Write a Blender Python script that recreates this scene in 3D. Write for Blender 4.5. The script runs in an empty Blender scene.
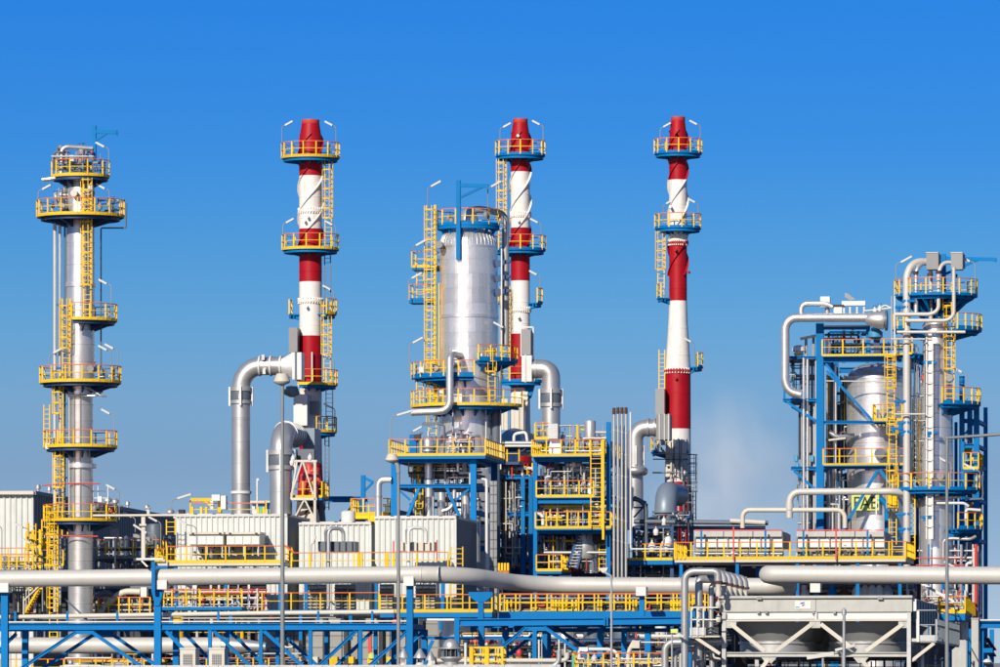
import bpy, math, random
from mathutils import Vector, Matrix
S = bpy.context.scene
COL = S.collection
R = math.radians
rnd = random.Random(7)

# ------------------------------------------------------------------ camera
FPX = 6435.0            # focal length in photograph pixels (1000 wide)
HOR = 740.0             # photograph row of the horizon (below the frame)
ZC = 4.0                # eye height
cam_d = bpy.data.cameras.new('camera'); cam = bpy.data.objects.new('camera', cam_d); COL.objects.link(cam)
cam.location = (0, 0, ZC); cam.rotation_euler = (R(90), 0, 0)
cam_d.sensor_width = 36; cam_d.lens = 36 * FPX / 1000
cam_d.shift_y = (HOR - 333.5) / 1000; cam_d.clip_start = 1; cam_d.clip_end = 20000
S.camera = cam
S.cycles.volume_bounces = 3

# ------------------------------------------------------------------ sky and sun
SUN_EL, SUN_AZ = R(27), R(204)     # azimuth clockwise from +Y: the sun stands behind the camera, to its left
w = bpy.data.worlds.new('World'); S.world = w; w.use_nodes = True
nt = w.node_tree; nt.nodes.clear()
out = nt.nodes.new('ShaderNodeOutputWorld'); bg = nt.nodes.new('ShaderNodeBackground')
sky = nt.nodes.new('ShaderNodeTexSky'); sky.sky_type = 'NISHITA'; sky.sun_disc = False
sky.sun_elevation = SUN_EL; sky.sun_rotation = SUN_AZ
sky.altitude = 200; sky.air_density = 1.0; sky.dust_density = 0.6; sky.ozone_density = 4.0
tc = nt.nodes.new('ShaderNodeTexCoord'); sx = nt.nodes.new('ShaderNodeSeparateXYZ'); cx_ = nt.nodes.new('ShaderNodeCombineXYZ')
mx = nt.nodes.new('ShaderNodeMath'); mx.operation = 'MULTIPLY_ADD'; mx.inputs[1].default_value = 3.4; mx.inputs[2].default_value = 0.07
m0 = nt.nodes.new('ShaderNodeMath'); m0.operation = 'MAXIMUM'; m0.inputs[1].default_value = 0.004
nv = nt.nodes.new('ShaderNodeVectorMath'); nv.operation = 'NORMALIZE'
hs = nt.nodes.new('ShaderNodeHueSaturation'); hs.inputs['Saturation'].default_value = 1.25; hs.inputs['Value'].default_value = 1.0
L = nt.links.new
L(tc.outputs['Generated'], sx.inputs[0]); L(sx.outputs[0], cx_.inputs[0]); L(sx.outputs[1], cx_.inputs[1])
L(sx.outputs[2], mx.inputs[0]); L(mx.outputs[0], m0.inputs[0]); L(m0.outputs[0], cx_.inputs[2])
L(cx_.outputs[0], nv.inputs[0]); L(nv.outputs[0], sky.inputs['Vector']); L(sky.outputs[0], hs.inputs['Color'])
tint = nt.nodes.new('ShaderNodeMix'); tint.data_type = 'RGBA'; tint.blend_type = 'MULTIPLY'; tint.inputs['Factor'].default_value = 1; 
# grey-blue low down, azure in view, dimmer above it to cut blue fill (stops by height of the view direction)
SKY = [(0.0000, 1.423, 0.842, 0.667), (0.0420, 1.423, 0.842, 0.667), (0.0528, 1.559, 1.011, 0.792), (0.0637, 1.327, 1.108, 0.927), (0.0761, 1.028, 1.130, 1.054), (0.0917, 0.692, 1.087, 1.248), (0.1147, 0.511, 1.108, 1.468), (0.1950, 0.680, 0.880, 0.980)]
rp_ = nt.nodes.new('ShaderNodeValToRGB'); sc_ = nt.nodes.new('ShaderNodeMath'); sc_.operation = 'MULTIPLY'; sc_.inputs[1].default_value = 5.0; L(sx.outputs[2], sc_.inputs[0]); L(sc_.outputs[0], rp_.inputs['Fac'])
while len(rp_.color_ramp.elements) < len(SKY): rp_.color_ramp.elements.new(0.5)
for e_, q_ in zip(rp_.color_ramp.elements, SKY): e_.position = q_[0] * 5; e_.color = tuple(v_ / 2 for v_ in q_[1:]) + (1,)
hs.inputs['Value'].default_value = 2.0; L(rp_.outputs['Color'], tint.inputs['B'])
L(hs.outputs[0], tint.inputs['A']); L(tint.outputs['Result'], bg.inputs[0]); bg.inputs[1].default_value = 0.12; L(bg.outputs[0], out.inputs[0])
sd = bpy.data.lights.new('sun', 'SUN'); sun = bpy.data.objects.new('sun', sd); COL.objects.link(sun)
sd.energy = 4.7; sd.angle = R(0.5); sd.color = (1.0, 0.91, 0.77)
sdir = Vector((math.sin(SUN_AZ) * math.cos(SUN_EL), math.cos(SUN_AZ) * math.cos(SUN_EL), math.sin(SUN_EL)))
sun.rotation_euler = sdir.to_track_quat('Z', 'Y').to_euler(); sun.location = (-60, -40, 90)
vs = S.view_settings; vs.view_transform = 'Standard'; vs.look = 'None'; vs.exposure = 0.12; vs.gamma = 1.0; vs.use_curve_mapping = False

# ------------------------------------------------------------------ materials
M = {}
def mat(key, col, rough=0.5, metal=0.0, var=0.12, scale=1.2, streak=0.0, bump=0.0, per=0.0, spec=0.5, dirt=(0.2, 0.14, 0.09), dirt_amt=0.0):
    m = bpy.data.materials.new(key); m.use_nodes = True; t = m.node_tree; n = t.nodes; l = t.links.new
    b = n['Principled BSDF']; b.inputs['Roughness'].default_value = rough; b.inputs['Metallic'].default_value = metal
    b.inputs['Specular IOR Level'].default_value = spec
    c = n.new('ShaderNodeTexCoord'); nz = n.new('ShaderNodeTexNoise'); nz.inputs['Scale'].default_value = scale; nz.inputs['Detail'].default_value = 6
    l(c.outputs['Object'], nz.inputs['Vector'])
    def scaled(f): return tuple(min(1, x * f) for x in col) + (1,)
    mix = n.new('ShaderNodeMix'); mix.data_type = 'RGBA'; mix.inputs['A'].default_value = scaled(1 - var); mix.inputs['B'].default_value = scaled(1 + var)
    l(nz.outputs['Fac'], mix.inputs['Factor']); last = mix.outputs['Result']
    if streak or dirt_amt:
        mp = n.new('ShaderNodeMapping'); mp.inputs['Scale'].default_value = (2.2, 2.2, 0.22); l(c.outputs['Object'], mp.inputs['Vector'])
        n2 = n.new('ShaderNodeTexNoise'); n2.inputs['Scale'].default_value = 1.6; n2.inputs['Detail'].default_value = 7; n2.inputs['Roughness'].default_value = 0.65
        l(mp.outputs[0], n2.inputs['Vector'])
        rp = n.new('ShaderNodeValToRGB'); rp.color_ramp.elements[0].position = 0.5; rp.color_ramp.elements[1].position = 0.78
        l(n2.outputs['Fac'], rp.inputs['Fac'])
        ml = n.new('ShaderNodeMath'); ml.operation = 'MULTIPLY'; ml.inputs[1].default_value = max(streak, dirt_amt); l(rp.outputs['Color'], ml.inputs[0])
        m2 = n.new('ShaderNodeMix'); m2.data_type = 'RGBA'
        m2.inputs['B'].default_value = (dirt + (1,)) if dirt_amt else scaled(0.45)
        l(ml.outputs[0], m2.inputs['Factor']); l(last, m2.inputs['A']); last = m2.outputs['Result']
    if per:
        oi = n.new('ShaderNodeObjectInfo'); mr = n.new('ShaderNodeMapRange'); mr.inputs['To Min'].default_value = 1 - per; mr.inputs['To Max'].default_value = 1 + per
        l(oi.outputs['Random'], mr.inputs['Value']); h = n.new('ShaderNodeHueSaturation'); l(mr.outputs[0], h.inputs['Value']); l(last, h.inputs['Color']); last = h.outputs['Color']
    l(last, b.inputs['Base Color'])
    mr2 = n.new('ShaderNodeMapRange'); mr2.inputs['To Min'].default_value = max(0.05, rough - 0.1); mr2.inputs['To Max'].default_value = min(1, rough + 0.1)
    l(nz.outputs['Fac'], mr2.inputs['Value']); l(mr2.outputs[0], b.inputs['Roughness'])
    if bump:
        nb = n.new('ShaderNodeTexNoise'); nb.inputs['Scale'].default_value = 3.0; nb.inputs['Detail'].default_value = 4; l(c.outputs['Object'], nb.inputs['Vector'])
        bp = n.new('ShaderNodeBump'); bp.inputs['Strength'].default_value = bump; bp.inputs['Distance'].default_value = 0.05
        l(nb.outputs['Fac'], bp.inputs['Height']); l(bp.outputs[0], b.inputs['Normal'])
    M[key] = m
    return m
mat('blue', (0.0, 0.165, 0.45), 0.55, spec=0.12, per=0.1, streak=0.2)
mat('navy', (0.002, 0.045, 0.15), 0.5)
mat('yellow', (0.78, 0.475, 0.0), 0.55, per=0.14, var=0.12, spec=0.3, dirt=(0.35, 0.2, 0.05), dirt_amt=0.25)
mat('orange', (0.70, 0.165, 0.025), 0.5)
mat('red', (0.36, 0.003, 0.012), 0.5, spec=0.25, var=0.2, streak=0.55)
mat('white', (0.66, 0.655, 0.63), 0.45, var=0.05, per=0.04)
mat('stackwhite', (0.76, 0.735, 0.70), 0.5, var=0.06, dirt=(0.40, 0.29, 0.20), dirt_amt=0.5)
mat('cream', (0.56, 0.52, 0.44), 0.5, var=0.08, per=0.06)
mat('alum', (0.78, 0.765, 0.735), 0.33, metal=0.75, var=0.08, bump=0.12, per=0.07)
mat('panel', (0.78, 0.765, 0.74), 0.30, metal=0.7, var=0.07, bump=0.15, per=0.12)
mat('galv', (0.43, 0.43, 0.43), 0.45, metal=0.5, var=0.12, bump=0.1, per=0.08)
mat('ductshade', (0.20, 0.25, 0.31), 0.45, metal=0.2, var=0.12, scale=0.6)  # blue-grey tone puts the duct elbow's shade into its base colour
mat('pipegrey', (0.53, 0.51, 0.475), 0.52, metal=0.12, var=0.08, scale=0.8, streak=0.12)
mat('ductgrey', (0.52, 0.515, 0.51), 0.38, metal=0.65, var=0.14, scale=0.6, bump=0.08)
mat('slate', (0.10, 0.125, 0.16), 0.5, var=0.15)
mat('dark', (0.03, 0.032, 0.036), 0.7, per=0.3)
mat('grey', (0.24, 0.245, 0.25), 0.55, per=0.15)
mat('polegrey', (0.20, 0.215, 0.225), 0.5)
mat('concrete', (0.46, 0.46, 0.43), 0.8, var=0.16, scale=2.0, dirt=(0.28, 0.27, 0.25), dirt_amt=0.5)
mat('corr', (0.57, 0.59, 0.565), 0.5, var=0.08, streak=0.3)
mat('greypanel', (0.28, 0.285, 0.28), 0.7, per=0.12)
mat('rust', (0.08, 0.035, 0.02), 0.8)
mat('lime', (0.55, 0.64, 0.16), 0.5)
mat('redpump', (0.55, 0.05, 0.04), 0.5, per=0.1)
mat('skyblue', (0.05, 0.26, 0.45), 0.5)
mat('black', (0.012, 0.012, 0.014), 0.5)
mat('lampglass', (0.56, 0.55, 0.50), 0.3, var=0.04)
mat('ground', (0.09, 0.085, 0.075), 0.95, var=0.3, scale=0.4)
mat('green', (0.05, 0.4, 0.25), 0.5)

# ------------------------------------------------------------------ geometry
YAW = R(8)
cs, sn = math.cos(YAW), math.sin(YAW)
U = Vector((cs, -sn, 0)); V = Vector((sn, cs, 0)); Z = Vector((0, 0, 1))
class F:
    """a vertical building plane of the plant (turned 8 degrees), Y metres from the camera: pixel measures of the photograph become metres on it"""
    def __init__(s, Y): s.Y = Y; s.k = Y / FPX; s.cx = 500
    def p(s, px, py, d=0.0):
        y = s.Y / (1 + math.tan(YAW) * (px - 500) / FPX)
        return Vector(((px - 500) * y / FPX, y, ZC + (HOR - py) * y / FPX)) + V * d
    def g(s, px, d=0.0):
        q = s.p(px, 700, d); q.z = 0; return q

class MB:
    def __init__(s): s.v = []; s.f = []
    def add(s, vs, fs):
        b = len(s.v); s.v += vs; s.f += [tuple(i + b for i in f) for f in fs]; return s
    def hexa(s, q):
        return s.add(q, [(0, 3, 2, 1), (4, 5, 6, 7), (0, 1, 5, 4), (1, 2, 6, 5), (2, 3, 7, 6), (3, 0, 4, 7)])
    def bx(s, f, x0, y0, x1, y1, d0, d1):          # pixel rectangle on plane f, from depth d0 to d1 (metres)
        a, b = f.p(x0, y1), f.p(x1, y1); h0 = f.p(x0, y0).z
        lo = a.z; hi = h0; b = Vector((b.x, b.y, lo))
        q = [a + V * d0, b + V * d0, b + V * d1, a + V * d1]
        return s.hexa(q + [Vector((t.x, t.y, hi)) for t in q])
    def cube(s, c, sx, sy, sz, rz=None):
        u, v = (U, V) if rz is None else (Vector((math.cos(rz), math.sin(rz), 0)), Vector((-math.sin(rz), math.cos(rz), 0)))
        q = [c + u * (a * sx / 2) + v * (b * sy / 2) + Z * (e * sz / 2) for e in (-1, 1) for a, b in ((-1, -1), (1, -1), (1, 1), (-1, 1))]
        return s.hexa(q)
    def bar(s, a, b, w, h=None):
        h = h or w; d = (b - a).normalized()
        x = d.cross(Z) if abs(d.z) < 0.98 else U.copy()
        x.normalize(); y = x.cross(d)
        q = [e + x * (i * w / 2) + y * (j * h / 2) for e in (a, b) for i, j in ((-1, -1), (1, -1), (1, 1), (-1, 1))]
        return s.hexa(q)
    def ibar(s, a, b, w, h, t=None):                # I-section: two flanges and a web
        t = t or min(w, h) * 0.16; d = (b - a).normalized()
        if abs(d.z) < 0.98: x = d.cross(Z).normalized(); y = x.cross(d)
        else: x = U.copy(); y = x.cross(d)
        for o, ww, hh in ((h / 2 - t / 2, w, t), (-h / 2 + t / 2, w, t), (0, t, h - 2 * t)):
            c = y * o
            s.hexa([e + c + x * (i * ww / 2) + y * (j * hh / 2) for e in (a, b) for i, j in ((-1, -1), (1, -1), (1, 1), (-1, 1))])
        return s
    def tube(s, pts, r, n=10, bend=0.0, seg=5, cap=True, closed=False):
        P = [Vector(p) for p in pts]
        if bend:
            Q = [P[0]]
            for i in range(1, len(P) - 1):
                a, b, c = P[i - 1], P[i], P[i + 1]
                d1 = (a - b); d2 = (c - b); l = min(bend, d1.length * 0.49, d2.length * 0.49)
                d1.normalize(); d2.normalize()
                s0, s1 = b + d1 * l, b + d2 * l; h0, h1 = b + d1 * (l * .4477), b + d2 * (l * .4477)
                for k in range(seg + 1):
                    t = k / seg; u = 1 - t; Q.append(s0 * u ** 3 + h0 * (3 * u * u * t) + h1 * (3 * u * t * t) + s1 * t ** 3)
            Q.append(P[-1]); P = Q
        m = len(P); t0 = (P[1] - P[0]).normalized()
        x = t0.cross(Z) if abs(t0.z) < 0.95 else t0.cross(V)
        x.normalize(); vs = []; pt = t0
        rr = r if isinstance(r, (list, tuple)) else [r] * m
        for i in range(m):
            if closed: t = (P[(i + 1) % m] - P[i - 1]).normalized()
            elif i == 0: t = t0
            elif i == m - 1: t = (P[i] - P[i - 1]).normalized()
            else: t = ((P[i + 1] - P[i]).normalized() + (P[i] - P[i - 1]).normalized()).normalized()
            q = pt.rotation_difference(t); x = (q @ x); x = (x - t * x.dot(t)).normalized(); pt = t; y = t.cross(x)
            for j in range(n):
                a = 2 * math.pi * j / n; vs.append(P[i] + x * (math.cos(a) * rr[i]) + y * (math.sin(a) * rr[i]))
        fs = []
        for i in range(m if closed else m - 1):
            i2 = (i + 1) % m
            for j in range(n):
                k = (j + 1) % n; fs.append((i * n + j, i * n + k, i2 * n + k, i2 * n + j))
        if cap and not closed: fs += [tuple(range(n - 1, -1, -1)), tuple(range((m - 1) * n, m * n))]
        return s.add(vs, fs)
    def lathe(s, c, prof, n=24, cap=True):
        vs = []; fs = []; m = len(prof)
        for r, z in prof:
            for j in range(n):
                a = 2 * math.pi * j / n; vs.append(c + Vector((math.cos(a) * r, math.sin(a) * r, z)))
        for i in range(m - 1):
            for j in range(n):
                k = (j + 1) % n; fs.append((i * n + j, i * n + k, (i + 1) * n + k, (i + 1) * n + j))
        if cap: fs += [tuple(range(n - 1, -1, -1)), tuple(range((m - 1) * n, m * n))]
        return s.add(vs, fs)
    def sect(s, c, r0, r1, z0, z1, a0, a1, n=None):  # solid piece of a ring, angles in degrees
        full = a1 - a0 >= 359.9; n = n or max(3, int((a1 - a0) / 11)); vs = []; fs = []
        m = n if full else n + 1
        for i in range(m):
            a = R(a0 + (a1 - a0) * i / n); e = Vector((math.cos(a), math.sin(a), 0))
            vs += [c + e * r0 + Z * z0, c + e * r1 + Z * z0, c + e * r1 + Z * z1, c + e * r0 + Z * z1]
        for i in range(n):
            j = (i + 1) % m
            for q in range(4):
                t = (q + 1) % 4; fs.append((i * 4 + q, j * 4 + q, j * 4 + t, i * 4 + t))
        if not full: fs += [(0, 1, 2, 3), ((m - 1) * 4 + 3, (m - 1) * 4 + 2, (m - 1) * 4 + 1, (m - 1) * 4)]
        return s.add(vs, fs)
    def prism(s, poly, ext):
        n = len(poly); vs = list(poly) + [p + ext for p in poly]
        return s.add(vs, [tuple(range(n - 1, -1, -1)), tuple(range(n, 2 * n))] + [(i, (i + 1) % n, (i + 1) % n + n, i + n) for i in range(n)])

BASE = {}
def setp(o, label=None, cat=None, group=None, kind=None):
    for k, x in (('label', label), ('category', cat), ('group', group), ('kind', kind)):
        if x: o[k] = x
    return o
def mesh(name, mb, m, base):
    me = bpy.data.meshes.new(name)
    me.from_pydata([v - base for v in mb.v], [], mb.f); me.materials.append(M[m] if isinstance(m, str) else m)
    me.polygons.foreach_set('use_smooth', [True] * len(me.polygons)); me.update()
    import bmesh
    b = bmesh.new(); b.from_mesh(me); bmesh.ops.recalc_face_normals(b, faces=b.faces); b.to_mesh(me); b.free()
    me.set_sharp_from_angle(angle=R(40))
    return me
def thing(name, label, cat, base, group=None):
    o = bpy.data.objects.new(name, None); COL.objects.link(o); o.location = base; o.empty_display_size = 0.5
    BASE[o.name] = Vector(base); return setp(o, label, cat, group)
def part(name, mb, m, parent, label=None, kind=None):
    o = bpy.data.objects.new(name, mesh(name, mb, m, BASE[parent.name])); COL.objects.link(o); o.parent = parent
    BASE[o.name] = BASE[parent.name]; return setp(o, label, kind=kind)
def solo(name, mb, m, label=None, cat=None, group=None, kind=None, base=None):
    if base is None:
        zs = min(v.z for v in mb.v); n = len(mb.v); base = Vector((sum(v.x for v in mb.v) / n, sum(v.y for v in mb.v) / n, zs))
    o = bpy.data.objects.new(name, mesh(name, mb, m, base)); COL.objects.link(o); o.location = base; BASE[o.name] = base
    return setp(o, label, cat, group, kind)
def inst(name, me, loc, parent, rz=0.0, sc=None):
    o = bpy.data.objects.new(name, me); COL.objects.link(o); o.parent = parent; o.location = loc - BASE[parent.name]; o.rotation_euler = (0, 0, rz)
    if sc: o.scale = sc
    BASE[o.name] = BASE[parent.name]; return o

# ------------------------------------------------------------------ building blocks of the plant
O0 = Vector((0, 0, 0))
POST = {c: mesh('post', MB().cube(Vector((0, 0, 0.55)), 0.095, 0.06, 1.1), c, O0) for c in ('yellow', 'galv', 'slate')}
def resample(P, step):
    out = [P[0]]; acc = 0.0
    for a, b in zip(P, P[1:]):
        l = (b - a).length; t = step - acc
        while t <= l: out.append(a.lerp(b, t / l)); t += step
        acc = (acc + l) % step
    if (out[-1] - P[-1]).length > step * 0.35: out.append(P[-1])
    return out
def rail(parent, P, toe='yellow', top='orange', mid='yellow', h=1.1, step=1.5, toe_h=0.26, toe_z=-0.08, corner=True):
    """handrail, mid rail, toe board and single posts along a path on deck level"""
    r = 0.036
    part('handrail', MB().tube([p + Z * h for p in P], r, 6), top, parent)
    part('mid_rail', MB().tube([p + Z * h * 0.52 for p in P], r * 0.9, 6), mid, parent)
    if toe:
        mb = MB()
        for a, b in zip(P, P[1:]): mb.bar(a + Z * (toe_z + toe_h / 2), b + Z * (toe_z + toe_h / 2), 0.03, toe_h * .72)
        part('toe_board', mb, toe, parent)
    pc = mid if mid in POST else 'yellow'
    L_ = sum((b - a).length for a, b in zip(P, P[1:])); n = max(1, round(L_ / (step * .8)))
    for q in resample(P, L_ / n - 1e-6): inst('post', POST[pc], q, parent, rnd.uniform(-.1, .1))
def ringpath(c, r, a0, a1):
    n = max(3, int((a1 - a0) / 10)); return [c + Vector((math.cos(R(a0 + (a1 - a0) * i / n)) * r, math.sin(R(a0 + (a1 - a0) * i / n)) * r, 0)) for i in range(n + 1)]
def ringdeck(root, c, rin, r, a0=-180, a1=180, toe='yellow', deck='blue', nb=8, step=1.5, drop=0.75, toe_h=0.28, railed=None):
    """round platform: deck ring with brackets down to the shell and a railing"""
    d = MB().sect(c, rin, r, -0.09, 0.0, a0, a1); d.sect(c, rin + (r - rin) * .82, rin + (r - rin) * .82 + .1, -0.3, -0.1, a0, a1); d.sect(c, rin + (r - rin) * 0.5, rin + (r - rin) * 0.5 + .12, -0.3, -0.1, a0, a1)
    pl = part('platform', d, deck, root)
    ra0, ra1 = railed or (a0, a1)
    rail(pl, ringpath(c, r, ra0, ra1), toe=toe, step=step, toe_h=toe_h, toe_z=-0.1)
    n = max(2, round(nb * (a1 - a0) / 360))
    for i in range(n):
        a = R(a0 + (a1 - a0) * (i + 0.5) / n); e = Vector((math.cos(a), math.sin(a), 0)); t = Vector((-e.y, e.x, 0)) * 0.05
        part('bracket', MB().prism([c + e * rin - Z * 0.1 - t, c + e * (r * .96) - Z * 0.1 - t, c + e * (r * .94) - Z * 0.2 - t, c + e * (rin) - Z * drop - t], t * 2), deck, pl)
    return pl
def rz(f, y, rpx, q=0.8): return ZC + (HOR - y) * (f.p(f.cx, 700).y - rpx * f.k * q) / FPX      # deck height whose near edge shows at row y
def boxdeck(root, f, x0, x1, py, d0, d1, sides='flr', toe='yellow', deck='blue', th=0.22, step=1.5, brace=False, toe_h=0.26):
    """rectangular platform on plane f with rails on its f(ront), l(eft), r(ight), b(ack) sides"""
    A = f.p(x0, py, d0); B = f.p(x1, py, d0); B.z = A.z
    D = f.p(x0, py, d1); C = f.p(x1, py, d1); D.z = C.z = A.z
    mb = MB().hexa([q - Z * th for q in (A, B, C, D)] + [A, B, C, D]); pl = part('platform', mb, deck, root)
    for k, pq in (('f', (A, B)), ('l', (A, D)), ('r', (B, C)), ('b', (D, C))):
        if k in sides: rail(pl, list(pq), toe=toe, step=step, toe_h=toe_h)
    return pl
def ladder(parent, a, top, w=0.55, front=None, cage=True, hoop=0.72, c='yellow', cage_from=2.2):
    """vertical ladder from point a up to height top: stiles and rungs, with hoops and straps of a safety cage"""
    front = front or -V; s = Vector((-front.y, front.x, 0)).normalized(); H = top - a.z
    mb = MB()
    for k in (-1, 1): mb.bar(a + s * (k * w / 2), a + s * (k * w / 2) + Z * H, 0.075)
    n = int(H / 0.33)
    for i in range(n): q = a + Z * (0.2 + i * 0.33); mb.bar(q - s * (w / 2), q + s * (w / 2), 0.04)
    ld = part('ladder', mb, c, parent)
    if cage and H > cage_from + 0.6:
        r = 0.40
        pts = [Vector((math.cos(t), math.sin(t), 0)) for t in [R(-15 + 210 * i / 8) for i in range(9)]]
        P = [s * (q.x * r) + front * (q.y * r + 0.28) for q in pts]
        hb = MB()
        for u, v in zip(P, P[1:]): hb.bar(u, v, 0.02, 0.085)
        hm = mesh('hoop', hb, c, O0); z = cage_from
        while z < H + 0.05: inst('hoop', hm, a + Z * z, ld); z += hoop
        sb = MB()
        for i in (1, 3, 5, 7): sb.bar(a + P[i] + Z * cage_from, a + P[i] + Z * H, 0.045, 0.03)
        part('cage_strap', sb, c, ld)
    return ld
def lamp(parent, p, h, dirn, arm=0.5, head=0.62, tilt=28, c='grey'):
    """floodlight: bent post and a long head reaching sideways (dirn = -1 left, 1 right)"""
    e = U * dirn; t = p + Z * h
    o = part('lamp', MB().tube([p, t, t + e * arm + Z * 0.12], 0.032, 6, bend=0.3), c, parent)
    q = t + e * arm + Z * 0.12; d = (e * math.cos(R(tilt)) + Z * math.sin(R(tilt)))
    part('lamp_head', MB().bar(q - d * 0.05, q + d * head, 0.26, 0.13), 'lampglass', o)
    return o
def valve(parent, p, s=0.35, m='grey', axis=None):
    mb = MB().lathe(p - Z * s, [(s * .5, 0), (s * .62, s * .4), (s * .7, s), (s * .45, s * 1.5), (s * .18, s * 1.7), (s * .18, s * 2.3)], 10)
    v_ = part('valve', mb, m, parent)
    part('handwheel', MB().tube([p + Z * s * 1.3 + Vector((math.cos(a), math.sin(a), 0)) * s * .55 for a in [R(40 * i) for i in range(9)]], s * .08, 5, closed=True), rnd.choice(['redpump', 'blue', 'dark']), v_)
def pipe(parent, f, pts, rpx, m='alum', bend=2.0, n=10, name='pipe', seg=5):
    return part(name, MB().tube([f.p(*q) for q in pts], rpx * f.k, n, bend=bend * rpx * f.k, seg=seg), m, parent)
def clutter(parent, f, x0, x1, y0, y1, d0, d1, n, seed, mats=('alum', 'galv', 'grey', 'cream', 'pipegrey'), rmax=1.7, valves=4, drums=0):
    """pipework crossing a bay: risers that bend into headers, with valves on them"""
    g = random.Random(seed); X = lambda: g.uniform(x0, x1); Yy = lambda: g.uniform(y0, y1); D = lambda: g.uniform(d0, d1)
    for i in range(int(n * 1.6)):
        r = g.uniform(0.5, rmax) if i % 3 else g.uniform(0.35, 0.7); d = D(); t = g.random(); x, y = X(), Yy(); x2 = min(x1, max(x0, x + g.uniform(-1, 1) * (x1 - x0) * .7)); y2 = Yy()
        if t < .35: P = [(x, y0, d), (x, y1, d)]
        elif t < .55: P = [(x, y1, d), (x, y, d), (x2, y, d)]
        elif t < .75: P = [(x, y0, d), (x, y, d), (x2, y, d), (x2, y2, d)]
        elif t < .9: P = [(x0, y, d), (x1, y, d)]
        else: P = [(x, y1, d), (x, y, d), (x, y, d + 1.5)]
        Q = [P[0]]
        for q in P[1:]:
            if abs(q[0] - Q[-1][0]) + abs(q[1] - Q[-1][1]) + abs(q[2] - Q[-1][2]) > 1: Q.append(q)
        if len(Q) > 1: pipe(parent, f, Q, r, g.choice(mats), n=8, seg=3)
    for i in range(valves): valve(parent, f.p(X(), Yy(), D()), g.uniform(.12, .28), g.choice(('grey', 'galv', 'redpump', 'slate', 'slate', 'galv', 'grey', 'cream', 'slate')))
    for i in range(drums):
        c = f.p(X(), Yy(), D()); r = g.uniform(.35, .7); h = g.uniform(1, 2)
        part('drum', MB().lathe(c, [(r * .4, -.1), (r * .85, 0), (r, .2), (r, h), (r * .85, h + .2), (r * .3, h + .3)], 14), g.choice(mats), parent)
def cwall(f, x0, y0, x1, y1, d=0.0, pitch=0.42, dep=0.1, side=None):
    """profiled metal sheet wall; with side=(d0, d1) the wall recedes from pixel column x0 instead"""
    a = f.p(x0, y1, d if side is None else side[0])
    b = f.p(x1, y1, d) if side is None else f.p(x0, y1, side[1])
    b.z = a.z; H = f.p(x0, y0).z - f.p(x0, y1).z
    e = (b - a); l = e.length; e.normalize(); nrm = -V if side is None else U
    n = max(2, int(l / pitch)); st = l / n; P = []
    for i in range(n):
        for t, o in ((0, 0), (.55, 0), (.66, dep), (.89, dep)): P.append(a + e * ((i + t) * st) + nrm * o)
    P.append(b); m = len(P)
    return MB().add(P + [p + Z * H for p in P] + [a - nrm * .12, b - nrm * .12, b - nrm * .12 + Z * H, a - nrm * .12 + Z * H],
                    [(i, i + 1, m + i + 1, m + i) for i in range(m - 1)] + [(2 * m, 2 * m + 3, 2 * m + 2, 2 * m + 1)])
def frame(root, f, xs, levels, ybot, d0, d1, w=4.2, m='blue', sub=True, ytop=None):
    """steel frame: a column at every x front and back, beams at each level along and across"""
    k = f.k
    for x in xs:
        for d in (d0, d1):
            a = f.p(x, ybot, d); a.z = 0 if ybot > 700 else a.z; b = f.p(x, ytop or levels[0], d)
            part('column', MB().ibar(a, b, w * k, w * k, w * k * .2), m, root)
    for y in levels:
        for d in (d0, d1):
            for xa, xb in zip(xs, xs[1:]):
                part('beam', MB().ibar(f.p(xa, y, d) + U * (w * k / 2), f.p(xb, y, d) - U * (w * k / 2), w * k * .8, w * k, w * k * .2), m, root)
        for x in xs:
            part('beam', MB().bar(f.p(x, y, d0 + w * k / 2), f.p(x, y, d1 - w * k / 2), w * k * .7), m, root)
def brace(root, f, a, b, w=2.2, m='blue'):
    part('brace', MB().bar(f.p(*a), f.p(*b), w * f.k), m, root)
def bolted(root, mb_c, r, z, m='alum', t=0.16, name='flange'):
    part(name, MB().lathe(mb_c + Z * z, [(r * .97, -t / 2), (r, -t / 2), (r, t / 2), (r * .97, t / 2)], 32, cap=False), m, root)
# ------------------------------------------------------------------ ground
g = MB().add([Vector((-9000, -200, 0)), Vector((9000, -200, 0)), Vector((9000, 16000, 0)), Vector((-9000, 16000, 0))], [(0, 1, 2, 3)])
solo('ground', g, 'ground', kind='structure', base=Vector((0, 0, 0)))
# ------------------------------------------------------------------ slender distillation column, far left
f = F(440); k = f.k
CX = f.cx = 80.5
t = thing('distillation_column', 'slender silver distillation column with six yellow ring platforms, standing alone at far left', 'column', f.g(CX))
ax = lambda py: f.p(CX, py)
def zrel(py, c): return f.p(CX, py).z - c.z
def shell_from(root, f, cx, prof, m='alum', n=32, name='shell', d=0.0, panels=True):
    """turned shell from (row, radius px) pairs, with a seam ring at every course joint"""
    c = f.g(cx, d); P = [(r * f.k, f.p(cx, y).z) for y, r in prof]
    part(name, MB().lathe(c, sorted(P, key=lambda q: q[1]), n), m, root)
    return c
c = shell_from(t, f, CX, [(798, 12.5), (392, 12.5), (378, 14.2), (176, 14.2), (172, 12.5), (169, 7), (168, 2)])
for y, r in ((192, 14.2), (222, 14.2), (243, 14.2), (265, 14.2), (306, 14.2), (330, 14.2), (345, 14.2), (362, 14.2), (405, 12.5), (421, 12.5), (480, 12.5), (497, 12.5), (536, 12.5), (549, 12.5), (561, 12.5), (588, 12.5), (604, 12.5)):
    bolted(t, c, (r + .25) * k, f.p(CX, y).z, 'galv', .05, 'seam_band')
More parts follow.
